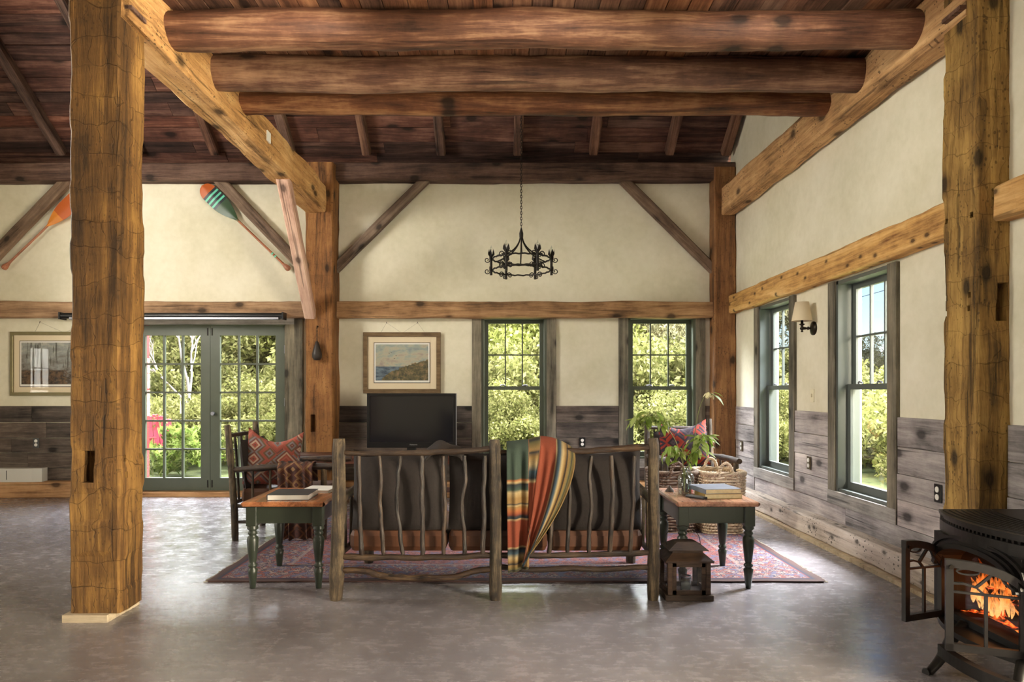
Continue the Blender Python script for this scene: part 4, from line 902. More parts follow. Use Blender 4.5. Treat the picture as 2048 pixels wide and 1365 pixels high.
f2 = RG.ramp(wv, [(.36, nav1), (.44, red1), (.52, ros1), (.56, crm1), (.6, red1), (.68, blu1)], 'CONSTANT')
sel = RG.math('GREATER_THAN', RG.noise(RG.coord(rnd=False), 19, 4, .7), .5); field = RG.mix(sel, f1, f2); bord = RG.mix(RG.math('SUBTRACT', 1.0, sel), f1, RG.ramp(wv, [(.4, crm1), (.5, nav1), (.6, red1), (.7, crm1)], 'CONSTANT'))
band = RG.ramp(ed, [(0, lin(72, 48, 44)), (.03, lin(60, 42, 42)), (.05, nav1), (.07, red1)], 'CONSTANT')
c = RG.mix(RG.math('GREATER_THAN', ed, .08), band, bord); line = RG.math('MULTIPLY', RG.math('GREATER_THAN', ed, .42), RG.math('LESS_THAN', ed, .45))
c = RG.mix(RG.math('GREATER_THAN', ed, .45), c, field); c = RG.mix(RG.math('MULTIPLY', line, .5), c, crm1)
RG.set(Base_Color=c, Roughness=.95); RG.bump(RG.noise(RG.coord(rnd=False), 260, 2), .4, .004)
RU = thing('rug', 'large red and navy patterned oriental rug under the seating', 'rug', (.08, 4.58+RD/2, 0))
m = MB(); m.grid(lambda u, v: ((u-.5)*RW+.006*sin(v*40), (v-.5)*RD+.006*sin(u*50)*(1 if v in (0, 1) else 0), .012+.0015*noise.noise(Vector((u*20, v*20, 0)))), 80, 50)
m.box(-RW/2+.01, RW/2-.01, -RD/2+.01, RD/2-.01, .001, .011); m.build('pile', RG.m, RU)
fg = MB()
for k in range(230):
    for sx in (-1, 1):
        y_ = -RD/2+RD*(k+.5)/230; x_ = sx*RW/2; fg.obox((x_-.01*sx, y_, .006), (x_+sx*random.uniform(.012, .03), y_+random.uniform(-.006, .006), .003), .004, .003)
fg.build('fringe', plain('fringe_cotton', lin(176, 164, 144), .9), RU, kind='stuff')

# ------------------------------------------------ pillows and pole armchairs
def kilim(name, cols, sc=7):
    K = M(name); v = K.coord(scale=(1, .25, 1)); vo = K.n('TexVoronoi'); vo.distance = 'MANHATTAN'; K.put(vo.inputs['Vector'], v); vo.inputs['Scale'].default_value = sc; vo.inputs['Randomness'].default_value = .6
    sx = K.n('SeparateXYZ'); K.put(sx.inputs[0], vo.outputs['Color']); n_ = K.noise(v, 30, 4, .7, 1.2); d_ = vo.outputs['Distance']
    c = K.ramp(K.math('FRACT', K.math('ADD', sx.outputs[0], K.math('MULTIPLY', K.math('FLOOR', K.math('MULTIPLY', d_, 7.0)), .37))), cols, 'CONSTANT')
    c = K.mix(K.math('MULTIPLY', K.math('SUBTRACT', n_, .35), .7, True), c, cols[len(cols)//2][1])
    K.set(Base_Color=c, Roughness=.9); K.bump(K.noise(v, 120, 2), .3, .003); return K.m
K1 = kilim('kilim_faded', [(0, lin(104, 66, 58)), (.2, lin(150, 76, 62)), (.4, lin(112, 114, 118)), (.55, lin(140, 72, 60)), (.7, lin(176, 150, 130)), (.8, lin(96, 80, 60)), (.9, lin(160, 92, 78))], 8)
K2 = kilim('kilim_red', [(0, lin(50, 40, 52)), (.3, lin(150, 50, 34)), (.5, lin(74, 62, 70)), (.65, lin(164, 60, 36)), (.8, lin(46, 34, 40))], 6)
K3 = kilim('kilim_brown', [(0, lin(56, 32, 25)), (.3, lin(92, 56, 34)), (.5, lin(70, 34, 27)), (.7, lin(48, 30, 24)), (.88, lin(124, 92, 58))], 7)
def armchair(loc, rz, lb):
    """faces local +X; back posts at x=0"""
    t = thing('pole_armchair', lb, 'armchair', loc, rz); W = .66; Dp = .78
    for i, y_ in enumerate((0, W)):
        stick([(.02, y_, 0), (.0, y_, .45), (-.05, y_, .995)], .031, .027, 12, 51+i, .08).build('back_post', W_BARK, t)
        stick([(Dp, y_, 0), (Dp, y_, .62)], .028, .026, 12, 55+i, .08).build('front_post', W_BARK, t)
        stick([(-.01, y_, .61), (.4, y_, .635), (Dp+.09, y_, .64)], .024, .03, 10, 57+i).build('arm', W_BARKX, t)
        stick([(.01, y_, .3), (Dp, y_, .3)], .018, .018, 8, 59+i).build('side_rail', W_BARKX, t)
        stick([(.01, y_, .16), (Dp, y_, .17)], .015, .015, 8, 61+i).build('side_stretcher', W_BARKX, t)
        for k in range(4): x_ = .17+.15*k; stick([(x_, y_, .3), (x_, y_, .62)], .011, .011, 7, 63+k).build('side_spindle', W_BARK, t)
    for (x_, z_, nm) in ((-.04, .9, 'back_rail'), (0, .32, 'back_rail'), (Dp, .3, 'front_rail')): stick([(x_, 0, z_), (x_, W, z_)], .018, .018, 8, 70).build(nm, W_BARKX, t)
    for k in range(4): y_ = .13+.135*k; stick([(-.035, y_, .9), (-.02, y_+.01, .6), (0, y_, .32)], .012, .012, 7, 80+k).build('spindle', W_BARK, t)
    MB().box(.05, Dp-.02, .04, W-.04, .31, .44, .03).build('seat_cushion', CUSHT, t)
    c = cushion(.56, .44, .14, .01, .03); c.build('back_cushion', CUSHB, t, loc=(.09, W/2, .43), rot=(radians(-6), 0, radians(90)))
    return t
armchair((-2.33, 5.87, 0), 0, 'bark pole armchair by the French doors with a patterned pillow')
armchair((1.50, 7.13, 0), radians(-90), 'bark pole armchair in the right corner behind the wicker baskets')
PWL = cushion(.47, .50, .16, .10, .05, 20); o = PWL.build('throw_pillow', K1, label='faded red kilim pillow standing on the left armchair', cat='pillow', loc=(-2.06, 6.02, .45))
o.rotation_euler = (radians(-5), radians(6), radians(18))
PW2 = cushion(.50, .46, .15, .07, .05, 20); o = PW2.build('throw_pillow', K2, label='red and navy kilim pillow on the corner armchair', cat='pillow', loc=(1.83, 6.86, .53)); o.rotation_euler = (radians(-8), radians(-4), 0)
# blanket over the left armchair's near arm
m = MB()
def fn(u, v):
    x_ = -1.93+.30*u+.02*v*sin(u*12); fold = .014*sin(u*26)*(.4+v)
    s = v*1.12
    if s < .20: return (x_, 5.98-.6*s*.28, .50+.19*sin(pi/2*s/.2)) if s < .12 else (x_, 5.945-(s-.12)*1.0, .676+.006*cos(u*26))
    if s < .28: k = (s-.20)/.08; return (x_, 5.865-.045*sin(k*pi/2)-.0, .676-.04*(1-cos(k*pi/2))*1.0+.006*cos(u*26)*(1-k))
    return (x_+.03*(s-.28), 5.82-fold*.6-.02, max(.02+.02*sin(u*9)**2, .636-(s-.28)*.78))
m.grid(fn, 40, 44); o = m.build('kilim_blanket', K3, label='brown striped kilim blanket hanging over the left armchair arm', cat='blanket'); md = o.modifiers.new('s', 'SOLIDIFY'); md.thickness = .006

# ------------------------------------------------ wicker baskets
def wicker(name, c0, c1): return plain(name, c0, .7, var=.3, sc=40, bump=.2)
def basket(loc, rz, w_, d_, h_, mat, lb):
    t = thing('wicker_basket', lb, 'basket', loc, rz)
    def rr(a, w2, d2):
        c, s = cos(a), sin(a); e = .45; return (w2*abs(c)**e*(1 if c >= 0 else -1), d2*abs(s)**e*(1 if s >= 0 else -1))
    n = 30; m = MB(); rows = int(h_/.026)
    for r in range(rows):
        z = .014+r*.026; k = .88+.12*z/h_; pts = []
        for i in range(n*4+1):
            a = 2*pi*i/(n*4); off = .008*(1 if r % 2 else -1)*cos(n*a*1.0); x, y = rr(a, w_/2*k+off, d_/2*k+off); pts.append((x, y, z))
        m.tube(pts, .011, 5, caps=False)
    m.build('weave', mat, t, kind='stuff')
    s = MB()
    for i in range(n):
        a = 2*pi*(i+.5)/n; p0 = rr(a, w_/2*.88, d_/2*.88); p1 = rr(a, w_/2, d_/2); s.tube([(*p0, .0), (*p1, h_)], .006, 5)
    s.build('stakes', mat, t, kind='stuff')
    rm = MB()
    for ph in (0, pi*2/3, pi*4/3):
        pts = []
        for i in range(161):
            a = 2*pi*i/160; x, y = rr(a, w_/2+.012*cos(a*22+ph), d_/2+.012*cos(a*22+ph)); pts.append((x, y, h_+.012*sin(a*22+ph)))
        rm.tube(pts, .010, 6, caps=False)
    rm.build('rim', mat, t)
    for sy in (-1, 1):
        hm = MB()
        for ph in (0, pi):
            pts = []
            for i in range(33):
                a = pi*i/32; q = .008*cos(a*14+ph); pts.append(((.062+q)*cos(a), sy*(d_/2+.004)+.008*sin(a*14+ph), h_-.03+(.125+q)*sin(a)))
            hm.tube(pts, .009, 6)
        hm.build('handle', mat, t)
    MB().prism([rr(2*pi*i/24, w_/2*.86, d_/2*.86) for i in range(24)], 'z', .004, .02).build('base', mat, t)
basket((1.97, 6.28, 0), 0, .40, .44, .55, plain('pale_wicker', lin(204, 182, 152), .7, var=.25, sc=30), 'pale wicker basket with rope-like handle right of the other basket')
basket((1.55, 6.32, 0), 0, .40, .44, .55, plain('brown_wicker', lin(104, 82, 64), .7, var=.3, sc=30), 'darker wicker basket beside the sofa end')

# ------------------------------------------------ television, console, soundbar, hanging float
CO = thing('tv_console', 'low dark wood console bench under the television', 'console', (-1.45, 7.78, 0))
MB().box(-1.02, 1.02, -.2, .2, .535, .57, .005).build('tabletop', W_CONS, CO); MB().box(-.98, .98, -.18, .18, .47, .535).build('apron', W_CONS, CO)
for sx in (-.95, 0, .95):
    for sy in (-.15, .15): MB().lathe([(.018, 0), (.026, .05), (.018, .1), (.03, .2), (.03, .3), (.02, .36), (.03, .4), (.03, .47)], (sx, sy, 0), 12).build('leg', W_CONS, CO)
MB().box(-.95, .95, -.14, .14, .15, .17).build('shelf', W_CONS, CO)
TV = thing('television', 'black flat television on the console below the seashore print', 'television', (P(823.5, 0, 7.75).x, 7.75, .57))
hw = .503; tz0, tz1 = .075, H-.03-.57
m = MB(); bz = .032
m.box(-hw, hw, -.035, .035, tz1-bz, tz1, .004).box(-hw, hw, -.035, .035, tz0, tz0+.06, .004).box(-hw, -hw+bz, -.035, .035, tz0+.06, tz1-bz, .004).box(hw-bz, hw, -.035, .035, tz0+.06, tz1-bz, .004).box(-hw+.02, hw-.02, -.02, .06, tz0+.03, tz1-.03)
m.build('bezel', BLACK, TV); MB().box(-hw+bz, hw-bz, -.028, -.021, tz0+.06, tz1-bz).build('screen', SCREEN, TV)
MB().box(hw, hw+.006, -.034, .03, tz0, tz1).build('side_trim', STEEL, TV); MB().box(-.05, .05, -.03, .03, .01, tz0).build('stand_neck', BLACK, TV); MB().box(-.25, .25, -.12, .12, 0, .014, .005).build('stand_foot', BLACK, TV)
cu = bpy.data.curves.new('logo', 'FONT'); cu.body = 'Panasonic'; cu.size = .022; cu.align_x = 'CENTER'; cu.extrude = .0005
lo = bpy.data.objects.new('logo', cu); COL.objects.link(lo); lo.parent = TV; lo.location = (.025, -.0362, tz0+.028); lo.rotation_euler = (pi/2, 0, 0); cu.materials.append(plain('logo_silver', lin(170, 170, 170), .4))
bpy.context.view_layer.update(); _me = bpy.data.meshes.new_from_object(lo.evaluated_get(bpy.context.evaluated_depsgraph_get())); _mw = (lo.location.copy(), lo.rotation_euler.copy()); bpy.data.objects.remove(lo); link(_me, 'logo', parent=TV, loc=_mw[0], rot=_mw[1])
SB = thing('speaker_bar', 'white curved speaker bar on the kerb at the far left', 'speaker', (P(20, 0, 8.25).x, 8.28, .19))
m = MB(); pts = [(-.4+.8*i/16, -.075-.0*i) for i in range(17)]
poly = [(-.40, -.05), (-.3, -.075), (0, -.085), (.3, -.075), (.40, -.05), (.40, .05), (-.40, .05)]
m.prism(poly, 'z', 0, .165).build('cabinet', plain('speaker_white', lin(206, 204, 198), .5), SB); MB().box(-.006, .0, -.088, -.083, .03, .14).build('slot', BLACK, SB)
HF = thing('hanging_lamp_float', 'dark teardrop wooden net float hanging from a hook on the back post', 'float', P(634, 700, 7.99))
MB().lathe([(.004, -.125), (.035, -.12), (.056, -.09), (.058, -.05), (.045, .0), (.028, .05), (.02, .085), (.01, .10)], n=16).build('float_body', plain('dark_float', lin(46, 36, 30), .5, var=.3), HF)
z = .1; m = MB(); k = 0
while z < .24:
    ax = Vector((1, 0, 0)) if k % 2 else Vector((0, 1, 0)); m.tube([ax*(.008*cos(2*pi*q/8))+Vector((0, 0, z+.016*sin(2*pi*q/8))) for q in range(9)], .0025, 4, caps=False); z += .024; k += 1
m.build('chain', IRON, HF); MB().tube([(0, .06, .27), (0, .01, .28), (0, 0, .265), (0, -.005, .24)], .006, 6).build('hook', BRONZE, HF)

# ------------------------------------------------ wood stove
ST = thing('wood_stove', 'black cast iron wood stove with open arched doors and a burning fire', 'stove', (2.33, 3.035, 0)); SO = Vector(ST.location)
def sv(x, y, z): return Vector((x, y, z))-SO
# top plate: bowed front towards -x
def front(y, x0, bow, y0=2.64, y1=3.42): u = (y-(y0+y1)/2)/((y1-y0)/2); return x0-bow*(1-u*u)
def plate(z0, z1, x0, bow, xb, y0, y1, nm, mat=CAST, ins=0):
    ys = [y0+(y1-y0)*i/20 for i in range(21)]; poly = [(front(y, x0, bow, y0, y1)-SO.x, y-SO.y) for y in ys]+[(xb-SO.x, y1-SO.y), (xb-SO.x, y0-SO.y)]
    return MB().prism(poly, 'z', z0, z1).build(nm, mat, ST)
plate(.685, .70, 2.165, .10, 2.62, 2.63, 3.40, 'top_plate'); plate(.670, .685, 2.18, .10, 2.61, 2.645, 3.415, 'top_moulding')
rb = MB()
for i in range(9):
    x0 = 2.19+i*.03; rb.sweep([sv(front(y, x0, .09), y, .702) for y in [2.70+.66*k/16 for k in range(17)]], .008, .008, (0, 0, 1))
rb.build('top_ribs', CAST, ST)
plate(.60, .655, 2.17, .09, 2.60, 2.66, 3.40, 'upper_body'); plate(.655, .678, 2.24, .05, 2.58, 2.70, 3.36, 'vent_gap', CASTD)
vt = MB()
for i in range(26):
    y_ = 2.70+.66*i/25; xx = front(y_, 2.175, .085); vt.add(*[(lambda q: (q.v, q.f))(MB().box(xx-SO.x, xx+.02-SO.x, y_-.006-SO.y, y_+.006-SO.y, .655, .678))][0])
vt.build('vent_fins', CAST, ST)
# body with an arched opening: side panels, back, bottom, top of firebox
MB().box(2.13-SO.x, 2.60-SO.x, 3.30-SO.y, 3.38-SO.y, .17, .60).build('side_panel', CAST, ST); MB().box(2.13-SO.x, 2.60-SO.x, 2.69-SO.y, 2.77-SO.y, .17, .60).build('side_panel', CAST, ST)
MB().box(2.50-SO.x, 2.60-SO.x, 2.77-SO.y, 3.30-SO.y, .17, .60).build('back_panel', CASTD, ST); MB().box(2.14-SO.x, 2.5-SO.x, 2.77-SO.y, 3.30-SO.y, .17, .23).build('fire_floor', CASTD, ST)
yc = 3.035
def arch(y): u = min(1, abs(y-yc)/.265); return .46+.12*sqrt(max(0, 1-u**2.4))
m = MB(); ys = [yc-.265+.53*i/24 for i in range(25)]
poly = [(y-SO.y, arch(y)-.012) for y in ys]+[(yc+.265-SO.y, .605), (yc-.265-SO.y, .605)]
m.prism(poly, 'x', 2.10-SO.x, 2.2-SO.x).build('arch_panel', CAST, ST)
for (dx, grow, w_) in ((2.085, .0, .022), (2.095, .022, .014), (2.10, .05, .012)):
    MB().sweep([sv(dx, yc+(y-yc)*(1+grow*3), arch(y)+grow*.8) for y in ys], w_, .03, (1, 0, 0)).build('arch_moulding', CAST, ST)
MB().box(2.16-SO.x, 2.165-SO.x, yc-.25-SO.y, yc+.25-SO.y, .225, .57).build('fire_glass', GLASS, ST)
plate(.175, .20, 2.13, .10, 2.45, 2.70, 3.36, 'ash_lip')
MB().sweep([sv(front(y, 2.08, .13, 2.50, 3.32), y, .125) for y in [2.45+.62*k/24 for k in range(25)]], .035, .05, (0, 0, 1)).build('ash_lip', CAST, ST)
for (x_, y_, fx, fy) in ((2.14, 3.17, 1.94, 3.11), (2.14, 2.80, 1.95, 2.62), (2.52, 3.32, 2.66, 3.42), (2.52, 2.75, 2.66, 2.65)):
    q = spline([sv(x_, y_, .20), sv(x_+(fx-x_)*.35, y_+(fy-y_)*.35, .15), sv(x_+(fx-x_)*.7, y_+(fy-y_)*.7, .06), sv(fx, fy, .012), sv(fx+(fx-x_)*.12, fy+(fy-y_)*.12, .008)], 5)
    MB().tube(q, [.030-.014*min(1, i/(len(q)-5)) if i < len(q)-3 else .02 for i in range(len(q))], 8).build('leg', CAST, ST)
def sdoor(hinge, free, lb):
    hz, fz = Vector(hinge), Vector(free); d = (fz-hz); W = d.length; d.normalize(); n_ = d.cross(Vector((0, 0, 1))).normalized()
    def q(u, z): return hz+d*(u*W)+Vector((0, 0, z))-SO
    def top(u): return .455+.125*sqrt(max(0, 1-(1-min(1, u))**2.2))
    zb = .205; t = .022; m = MB()
    m.sweep([q(.05, zb), q(.05, top(.05))], .03, t, n_); m.sweep([q(.95, zb), q(.95, .58)], .028, t, n_); m.sweep([q(0, zb+.014), q(1, zb+.014)], .03, t, n_)
    m.sweep([q(u/16, top(u/16)-.012) for u in range(17)], .034, t*1.2, n_); o = m.build('stove_door', CAST, ST)
    k = MB(); k.sweep([q(.08, .445), q(.92, .45)], .009, .012, n_); k.sweep([q(.5, zb+.02), q(.5, .45)], .012, .012, n_)
    k.sweep([q(.92, .485), q(.78, .487), q(.62, .475), q(.53, .45)], .009, .012, n_); k.sweep([q(.62, .475), q(.42, .535)], .01, .012, n_)
    k.sweep([q(.36, .545), q(.27, .50), q(.08, .45)], .01, .012, n_)
    k.sweep([q(.72+.14*cos(a/12*2*pi), .537+.012*sin(a/12*2*pi)) for a in range(12)], .006, .01, n_, closed=True)
    k.build('tracery', CAST, o)
    MB().tube([q(.93, .555)-n_*.02, q(.93, .555)+n_*.02], .009, 12).build('latch', BRONZE, o)
sdoor((2.125, 3.30, 0), (1.88, 3.21, 0), ''); sdoor((2.12, 2.76, 0), (1.852, 2.865, 0), '')
BARKF = M('charred_log'); nn = BARKF.noise(BARKF.coord(scale=(1, .5, 1)), 34, 4, .6); BARKF.set(Base_Color=BARKF.ramp(nn, [(.4, lin(20, 14, 12)), (.6, lin(58, 40, 32))]), Roughness=.9)
BARKF.put(BARKF.b.inputs['Emission Color'], BARKF.ramp(nn, [(.54, (0, 0, 0)), (.62, (.9, .10, .02)), (.72, (1, .38, .08))])); BARKF.b.inputs['Emission Strength'].default_value = .6; BARKF.bump(nn, .6); BARKF = BARKF.m
for i, (a, b, r) in enumerate((((2.27, 2.82, .27), (2.30, 3.26, .29), .04), ((2.38, 2.80, .28), (2.36, 3.25, .27), .045), ((2.24, 2.98, .33), (2.42, 3.10, .37), .035), ((2.25, 3.18, .34), (2.36, 2.86, .36), .034))):
    MB().tube([sv(*a), (sv(*a)+sv(*b))/2, sv(*b)], [r, r*1.05, r*.95], 10, wob=.25, seed=i).build('fire_log', BARKF, ST)
FL = M('flame'); t_ = FL.n('TexCoord'); s_ = FL.n('SeparateXYZ'); FL.put(s_.inputs[0], t_.outputs['Object']); zz = s_.outputs[2]
nn = FL.noise(FL.coord(rnd=True, scale=(1, 1, .35)), 55, 4, .65, .8); g = FL.math('ADD', FL.math('MULTIPLY', zz, 3.2), FL.math('MULTIPLY', nn, .8))
col = FL.ramp(g, [(.45, (1, .5, .16)), (.7, (1, .24, .04)), (.95, (.7, .1, .01)), (1.1, (.3, .03, .0))])
em = FL.n('Emission'); FL.put(em.inputs[0], col); em.inputs[1].default_value = .8; tr = FL.n('BsdfTransparent'); mx = FL.n('MixShader')
FL.put(mx.inputs[0], FL.ramp(FL.math('ADD', nn, FL.math('MULTIPLY', zz, -.9)), [(.30, (.0,)*3), (.6, (.8,)*3)])); FL.put(mx.inputs[1], tr.outputs[0]); FL.put(mx.inputs[2], em.outputs[0]); FL.put(FL.out.inputs[0], mx.outputs[0]); FL = FL.m
for k in range(80):
    y_ = random.uniform(2.81, 3.27); x_ = random.uniform(2.21, 2.38); h_ = random.uniform(.08, .25)*(1-1.2*abs(y_-yc)); r_ = random.uniform(.004, .010); pts, rs = [], []
    for i in range(9):
        u = i/8; pts.append((.02*sin(u*5+k)*u, .025*sin(u*6+k*2)*u, u*h_)); rs.append(r_*1.25*sin(pi*min(1, u**.7*.93+.05))**.9+.0005)
    MB().tube(pts, rs, 8).build('flame', FL, ST, loc=sv(x_, y_, .25+random.random()*.06))
EMB = M('embers'); nn = EMB.noise(EMB.coord(), 30, 4, .6); EMB.set(Base_Color=(.02, .01, .01)); EMB.b.inputs['Emission Strength'].default_value = .8
EMB.put(EMB.b.inputs['Emission Color'], EMB.ramp(nn, [(.45, (0, 0, 0)), (.58, (.8, .08, .01)), (.7, (1, .4, .06))])); 
m = MB(); m.grid(lambda u, v: sv(2.2+.28*u, 2.79+.5*v, .232+.02*noise.noise(Vector((u*7, v*9, 3)))+.03*sin(pi*v)), 14, 20); m.build('ember_bed', EMB.m, ST)

# ------------------------------------------------ outdoors
GRASS = M('lawn'); gn = GRASS.noise(GRASS.coord(rnd=False), 3, 6, .7); GRASS.set(Base_Color=GRASS.ramp(gn, [(.35, lin(58, 68, 34)), (.65, lin(96, 104, 56))]), Roughness=.95); GRASS.bump(gn, .6, .05)
m = MB(); m.grid(lambda u, v: (-60+140*u, 8.65+90*v, -.12-.0*v), 20, 20); m.box(3.1, 90, -30, 8.65, -.5, -.12); m.box(-60, -9.4, -30, 8.65, -.5, -.12)
m.build('ground', GRASS.m, label='green lawn outside the windows reaching to the woods', cat='lawn')
def leafmat(name, d0, d1, d2, tr_):
    m = M(name); ge = m.n('NewGeometry'); c = m.ramp(ge.outputs['Random Per Island'], [(0, d0), (.5, d1), (1, d2)])
    df = m.n('BsdfDiffuse'); m.put(df.inputs[0], c); tl = m.n('BsdfTranslucent'); m.put(tl.inputs[0], m.mix(.5, c, tr_)); mx = m.n('MixShader'); mx.inputs[0].default_value = .45
    m.put(mx.inputs[1], df.outputs[0]); m.put(mx.inputs[2], tl.outputs[0]); m.put(m.out.inputs[0], mx.outputs[0]); return m.m
LF1 = leafmat('maple_leaves', lin(92, 98, 50), lin(140, 144, 78), lin(182, 182, 116), lin(160, 166, 78))
LF2 = leafmat('pine_needles', lin(100, 98, 70), lin(142, 138, 102), lin(176, 170, 134), lin(150, 144, 94))
LF3 = leafmat('shrub_leaves', lin(72, 76, 42), lin(110, 110, 64), lin(146, 142, 98), lin(120, 122, 64))
LF4 = leafmat('peony_leaves', lin(72, 92, 40), lin(112, 128, 64), lin(156, 162, 104), lin(124, 140, 60))
BARKT = plain('tree_bark', lin(120, 108, 96), .9, var=.3, sc=10); BIRCH = plain('birch_bark', lin(128, 120, 116), .8, var=.15, sc=12)
def cloud(n, R, hz, size, asp, seed, clumps=40, mat=None, nm='crown', zc=None):
    rs = np.random.RandomState(seed); cc = rs.normal(size=(clumps, 3)); cc /= np.linalg.norm(cc, axis=1)[:, None]; cc *= (rs.rand(clumps, 1)**.45)
    cc *= np.array([R, R, hz]); cr = rs.uniform(.16, .34, clumps)*R; idx = rs.randint(0, clumps, n)
    d = rs.normal(size=(n, 3)); d /= np.linalg.norm(d, axis=1)[:, None]; pos = cc[idx]+d*(cr[idx]*rs.rand(n)**.4)[:, None]*np.array([1, 1, .75])
    a = rs.normal(size=(n, 3)); a /= np.linalg.norm(a, axis=1)[:, None]; b = np.cross(a, rs.normal(size=(n, 3))); b /= np.linalg.norm(b, axis=1)[:, None]
    s = size*rs.uniform(.6, 1.3, n)[:, None]; a *= s; b *= s*asp
    V = np.stack([pos-a, pos-b*.9, pos+a, pos+b*.9], 1).reshape(-1, 3); me = bpy.data.meshes.new(nm)
    me.vertices.add(4*n); me.vertices.foreach_set('co', V.ravel()); me.loops.add(4*n); me.loops.foreach_set('vertex_index', np.arange(4*n, dtype=np.int32))
    me.polygons.add(n); me.polygons.foreach_set('loop_start', np.arange(0, 4*n, 4, dtype=np.int32)); me.update(calc_edges=True); me.materials.append(mat); return me
CR = {'maple': [cloud(30000, 2.3, 2.1, .058, .75, s, 50, LF1) for s in (1, 2)], 'pine': [cloud(34000, 2.0, 2.8, .066, .32, s, 60, LF2) for s in (3, 4)],
      'shrub': [cloud(14000, 1.3, .9, .042, .5, s, 30, LF3) for s in (5, 6)], 'peony': [cloud(900, .55, .36, .085, .35, 7, 12, LF4)]}
def tree(kind, x, y, zc, sc, lb, grp, rz=0, trunk=None):
    nm = {'maple': 'maple_tree', 'pine': 'pine_tree', 'shrub': 'shrub', 'peony': 'peony_plant'}[kind]
    t = thing(nm, lb, 'tree' if kind in ('maple', 'pine') else 'shrub', (x, y, -.12), rz, grp)
    k = CR[kind]; o = link(k[random.randrange(len(k))], 'crown', parent=t, loc=(0, 0, zc+.12)); o.scale = (sc,)*3; o['kind'] = 'stuff'
    if kind in ('maple', 'pine'):
        m = MB(); m.tube(spline([(0, 0, 0), (.1, .05, zc*.5), (-.05, 0, zc), (.08, 0, zc+1.4*sc)], 4), [.16*sc*(1-i/16) for i in range(13)], 8); m.build('trunk', trunk or BARKT, t)
        for q in range(6):
            an = q*1.1+x; m = MB(); z_ = zc*.6+q*.35*sc; m.tube([(0, 0, z_), (cos(an)*.8*sc, sin(an)*.8*sc, z_+.5*sc), (cos(an)*1.6*sc, sin(an)*1.6*sc, z_+1.2*sc)], [.05*sc, .03*sc, .012*sc], 5); m.build('branch', trunk or BARKT, t)
    return t
OPEN = [(-.543, -.318, 'behind the French doors'), (-.033, .0625, 'through the middle back window'), (.181, .28, 'through the right back window'), (.375, .42, 'through the far right-wall window'), (.488, .567, 'through the near right-wall window')]
NTH = ['first', 'second', 'third', 'fourth', 'fifth', 'sixth', 'seventh', 'eighth', 'ninth', 'tenth', 'eleventh', 'twelfth', 'thirteenth', 'fourteenth', 'fifteenth', 'sixteenth']; CNT = {}
def plant(kind, x, y, zc, sc, words, grp, R_, marg=.05):
    rz = random.uniform(0, 6); a, b = (x-R_)/y, (x+R_)/y; best = None
    for (u, v, w_) in OPEN:
        ov = min(b, v)-max(a, u)
        if ov > -marg and (best is None or ov > best[0]): best = (ov, w_)
    if best is None: return
    key = (words, best[1]); CNT[key] = CNT.get(key, 0)+1
    tree(kind, x, y, zc, sc, words+', '+NTH[min(15, CNT[key]-1)]+' from left, '+best[1], grp, rz, BIRCH if (kind == 'maple' and random.random() < .4) else None)
random.seed(21)
for r, (y, zc, n, x0, x1) in enumerate(((19, 2.4, 12, -17, 6.2), (24, 4.0, 11, -20, 8), (30, 6.0, 11, -24, 10))):
    for k in range(n):
        x = x0+(x1-x0)*(k+.5)/n+random.uniform(-.5, .5); kind = 'pine' if (x > 2.2 or random.random() < .25) else 'maple'; scv = random.uniform(.9, 1.15)*(1+.25*r)
        plant(kind, x, y+random.uniform(-1, 1), zc, scv, ('grey-green pine' if kind == 'pine' else 'bright green maple')+(' in front woods', ' in middle woods', ' in rear woods')[r], 'woods beyond the back lawn', 1.9*scv)
for k in range(15):
    x = -12+19*k/14; plant('shrub', x+random.uniform(-.3, .3), 13.1+random.uniform(-.6, .6), .62, random.uniform(.8, 1.1), 'pale green shrub on the lawn', 'shrubs on the back lawn', 1.2)
for k in range(14):
    x = -12+19*k/13; plant('shrub', x+random.uniform(-.3, .3), 16.4+random.uniform(-.5, .5), 1.5, random.uniform(1.4, 1.7), 'tall bushy shrub at the lawn edge', 'tall shrubs at the lawn edge', 1.9)
for k in range(20):
    u = k/19; plant('pine' if k % 3 else 'maple', 15+random.uniform(-1, 1)+7*u, 22+40*u, 1.0+1.1*u, random.uniform(.9, 1.05)*(.8+.45*u), 'olive green tree beyond the side yard', 'trees outside the right wall', 2.0)
for k in range(16):
    u = k/15; plant('shrub', 6.8+random.uniform(-.4, .4)+1.6*u, 10+12*u, .72, random.uniform(1.0, 1.2), 'leafy shrub close to the right wall', 'shrubs outside the right wall', 1.3)
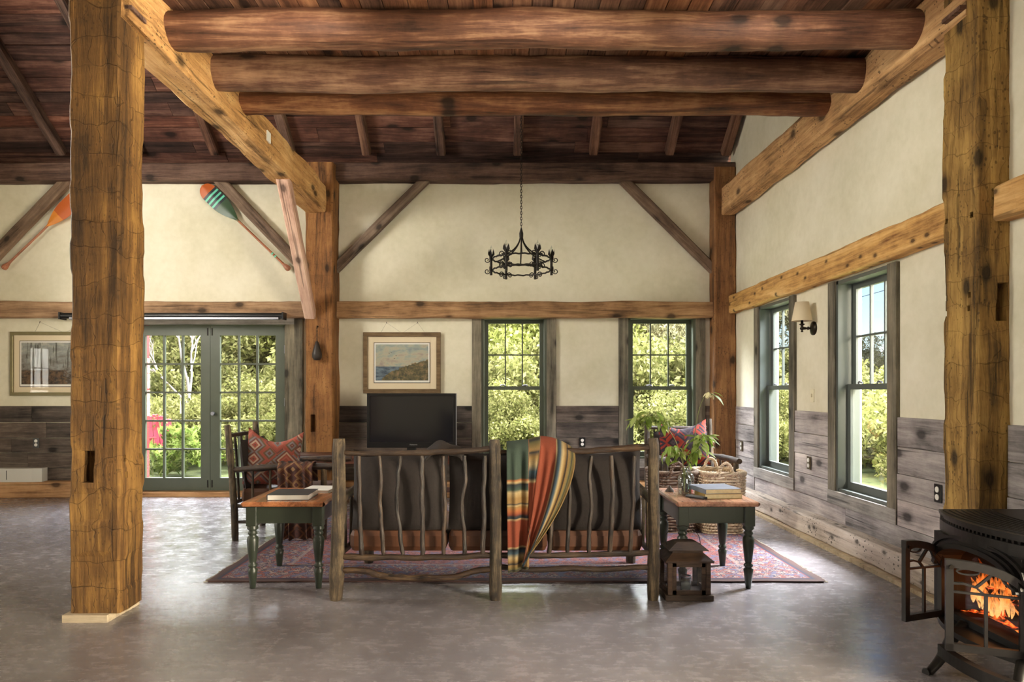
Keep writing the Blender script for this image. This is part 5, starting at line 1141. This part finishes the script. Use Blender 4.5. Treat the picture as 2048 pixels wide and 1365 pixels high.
for (px, d, wh) in ((325, 11.2, 'left'), (362, 11.0, 'front'), (392, 11.5, 'right'), (345, 12.1, 'rear')):
    q = P(px, 0, d); tree('peony', q.x, q.y, .28, 1, wh.replace('front','front')+'most of the broad-leaved green plants outside the left French door', 'plants outside the French door', random.random()*6)
# bare silvery tree seen through the doors
BT = thing('bare_tree', 'leafless silvery tree standing outside the left French door', 'tree', (P(388, 0, 14.4).x, 14.4, -.12)); m = MB(); BIRCH = plain('silver_bark', lin(128, 119, 114), .8)
def br(p, d, L, r, dep):
    q = p+d*L; m.tube([p, (p+q)/2+Vector((random.uniform(-.04, .04), 0, 0)), q], [r, r*.85, r*.65], 5, caps=False)
    if dep:
        for _ in range(3): br(p+d*L*random.uniform(.55, 1), (d+Vector((random.uniform(-.8, .8), random.uniform(-.4, .4), random.uniform(-.1, .5)))).normalized(), L*.62, r*.6, dep-1)
br(Vector((0, 0, 0)), Vector((-.08, 0, 1)), 1.7, .045, 4); m.build('trunk_and_branches', BIRCH, BT)
def adirondack(loc, rz, mat, lb):
    t = thing('adirondack_chair', lb, 'chair', loc, rz)
    for k in range(5): MB().obox((-.2+.1*k, .35, .36), (-.2+.1*k, .62, 1.0-.03*abs(k-2)**1.5), .09, .02, (0, 1, 0)).build('back_slat', mat, t)
    for k in range(5): MB().box(-.25, .25, -.1+.09*k, -.02+.09*k, .38-.02*k, .40-.02*k).build('seat_slat', mat, t)
    for s in (-1, 1):
        MB().box(s*.28-.06, s*.28+.06, -.18, .45, .58, .60).build('arm', mat, t); MB().box(s*.27-.015, s*.27+.015, -.14, -.04, 0, .58).build('leg', mat, t); MB().obox((s*.26, .5, .0), (s*.26, -.1, .36), .02, .1).build('leg', mat, t)
q = P(320, 0, 12.4); adirondack((q.x, q.y, -.12), radians(200), PINKP, 'pink slatted garden chair outside the left French door')
q = P(297, 0, 12.2); adirondack((q.x, q.y, -.12), radians(150), REDP, 'red slatted garden chair outside the left French door')
MB().tube([(12, 10, 5.4), (14, 24, 5.0), (16, 38, 5.4)], .012, 5).build('power_line', BLACK, label='thin black overhead cable crossing the sky outside the right window', cat='cable')
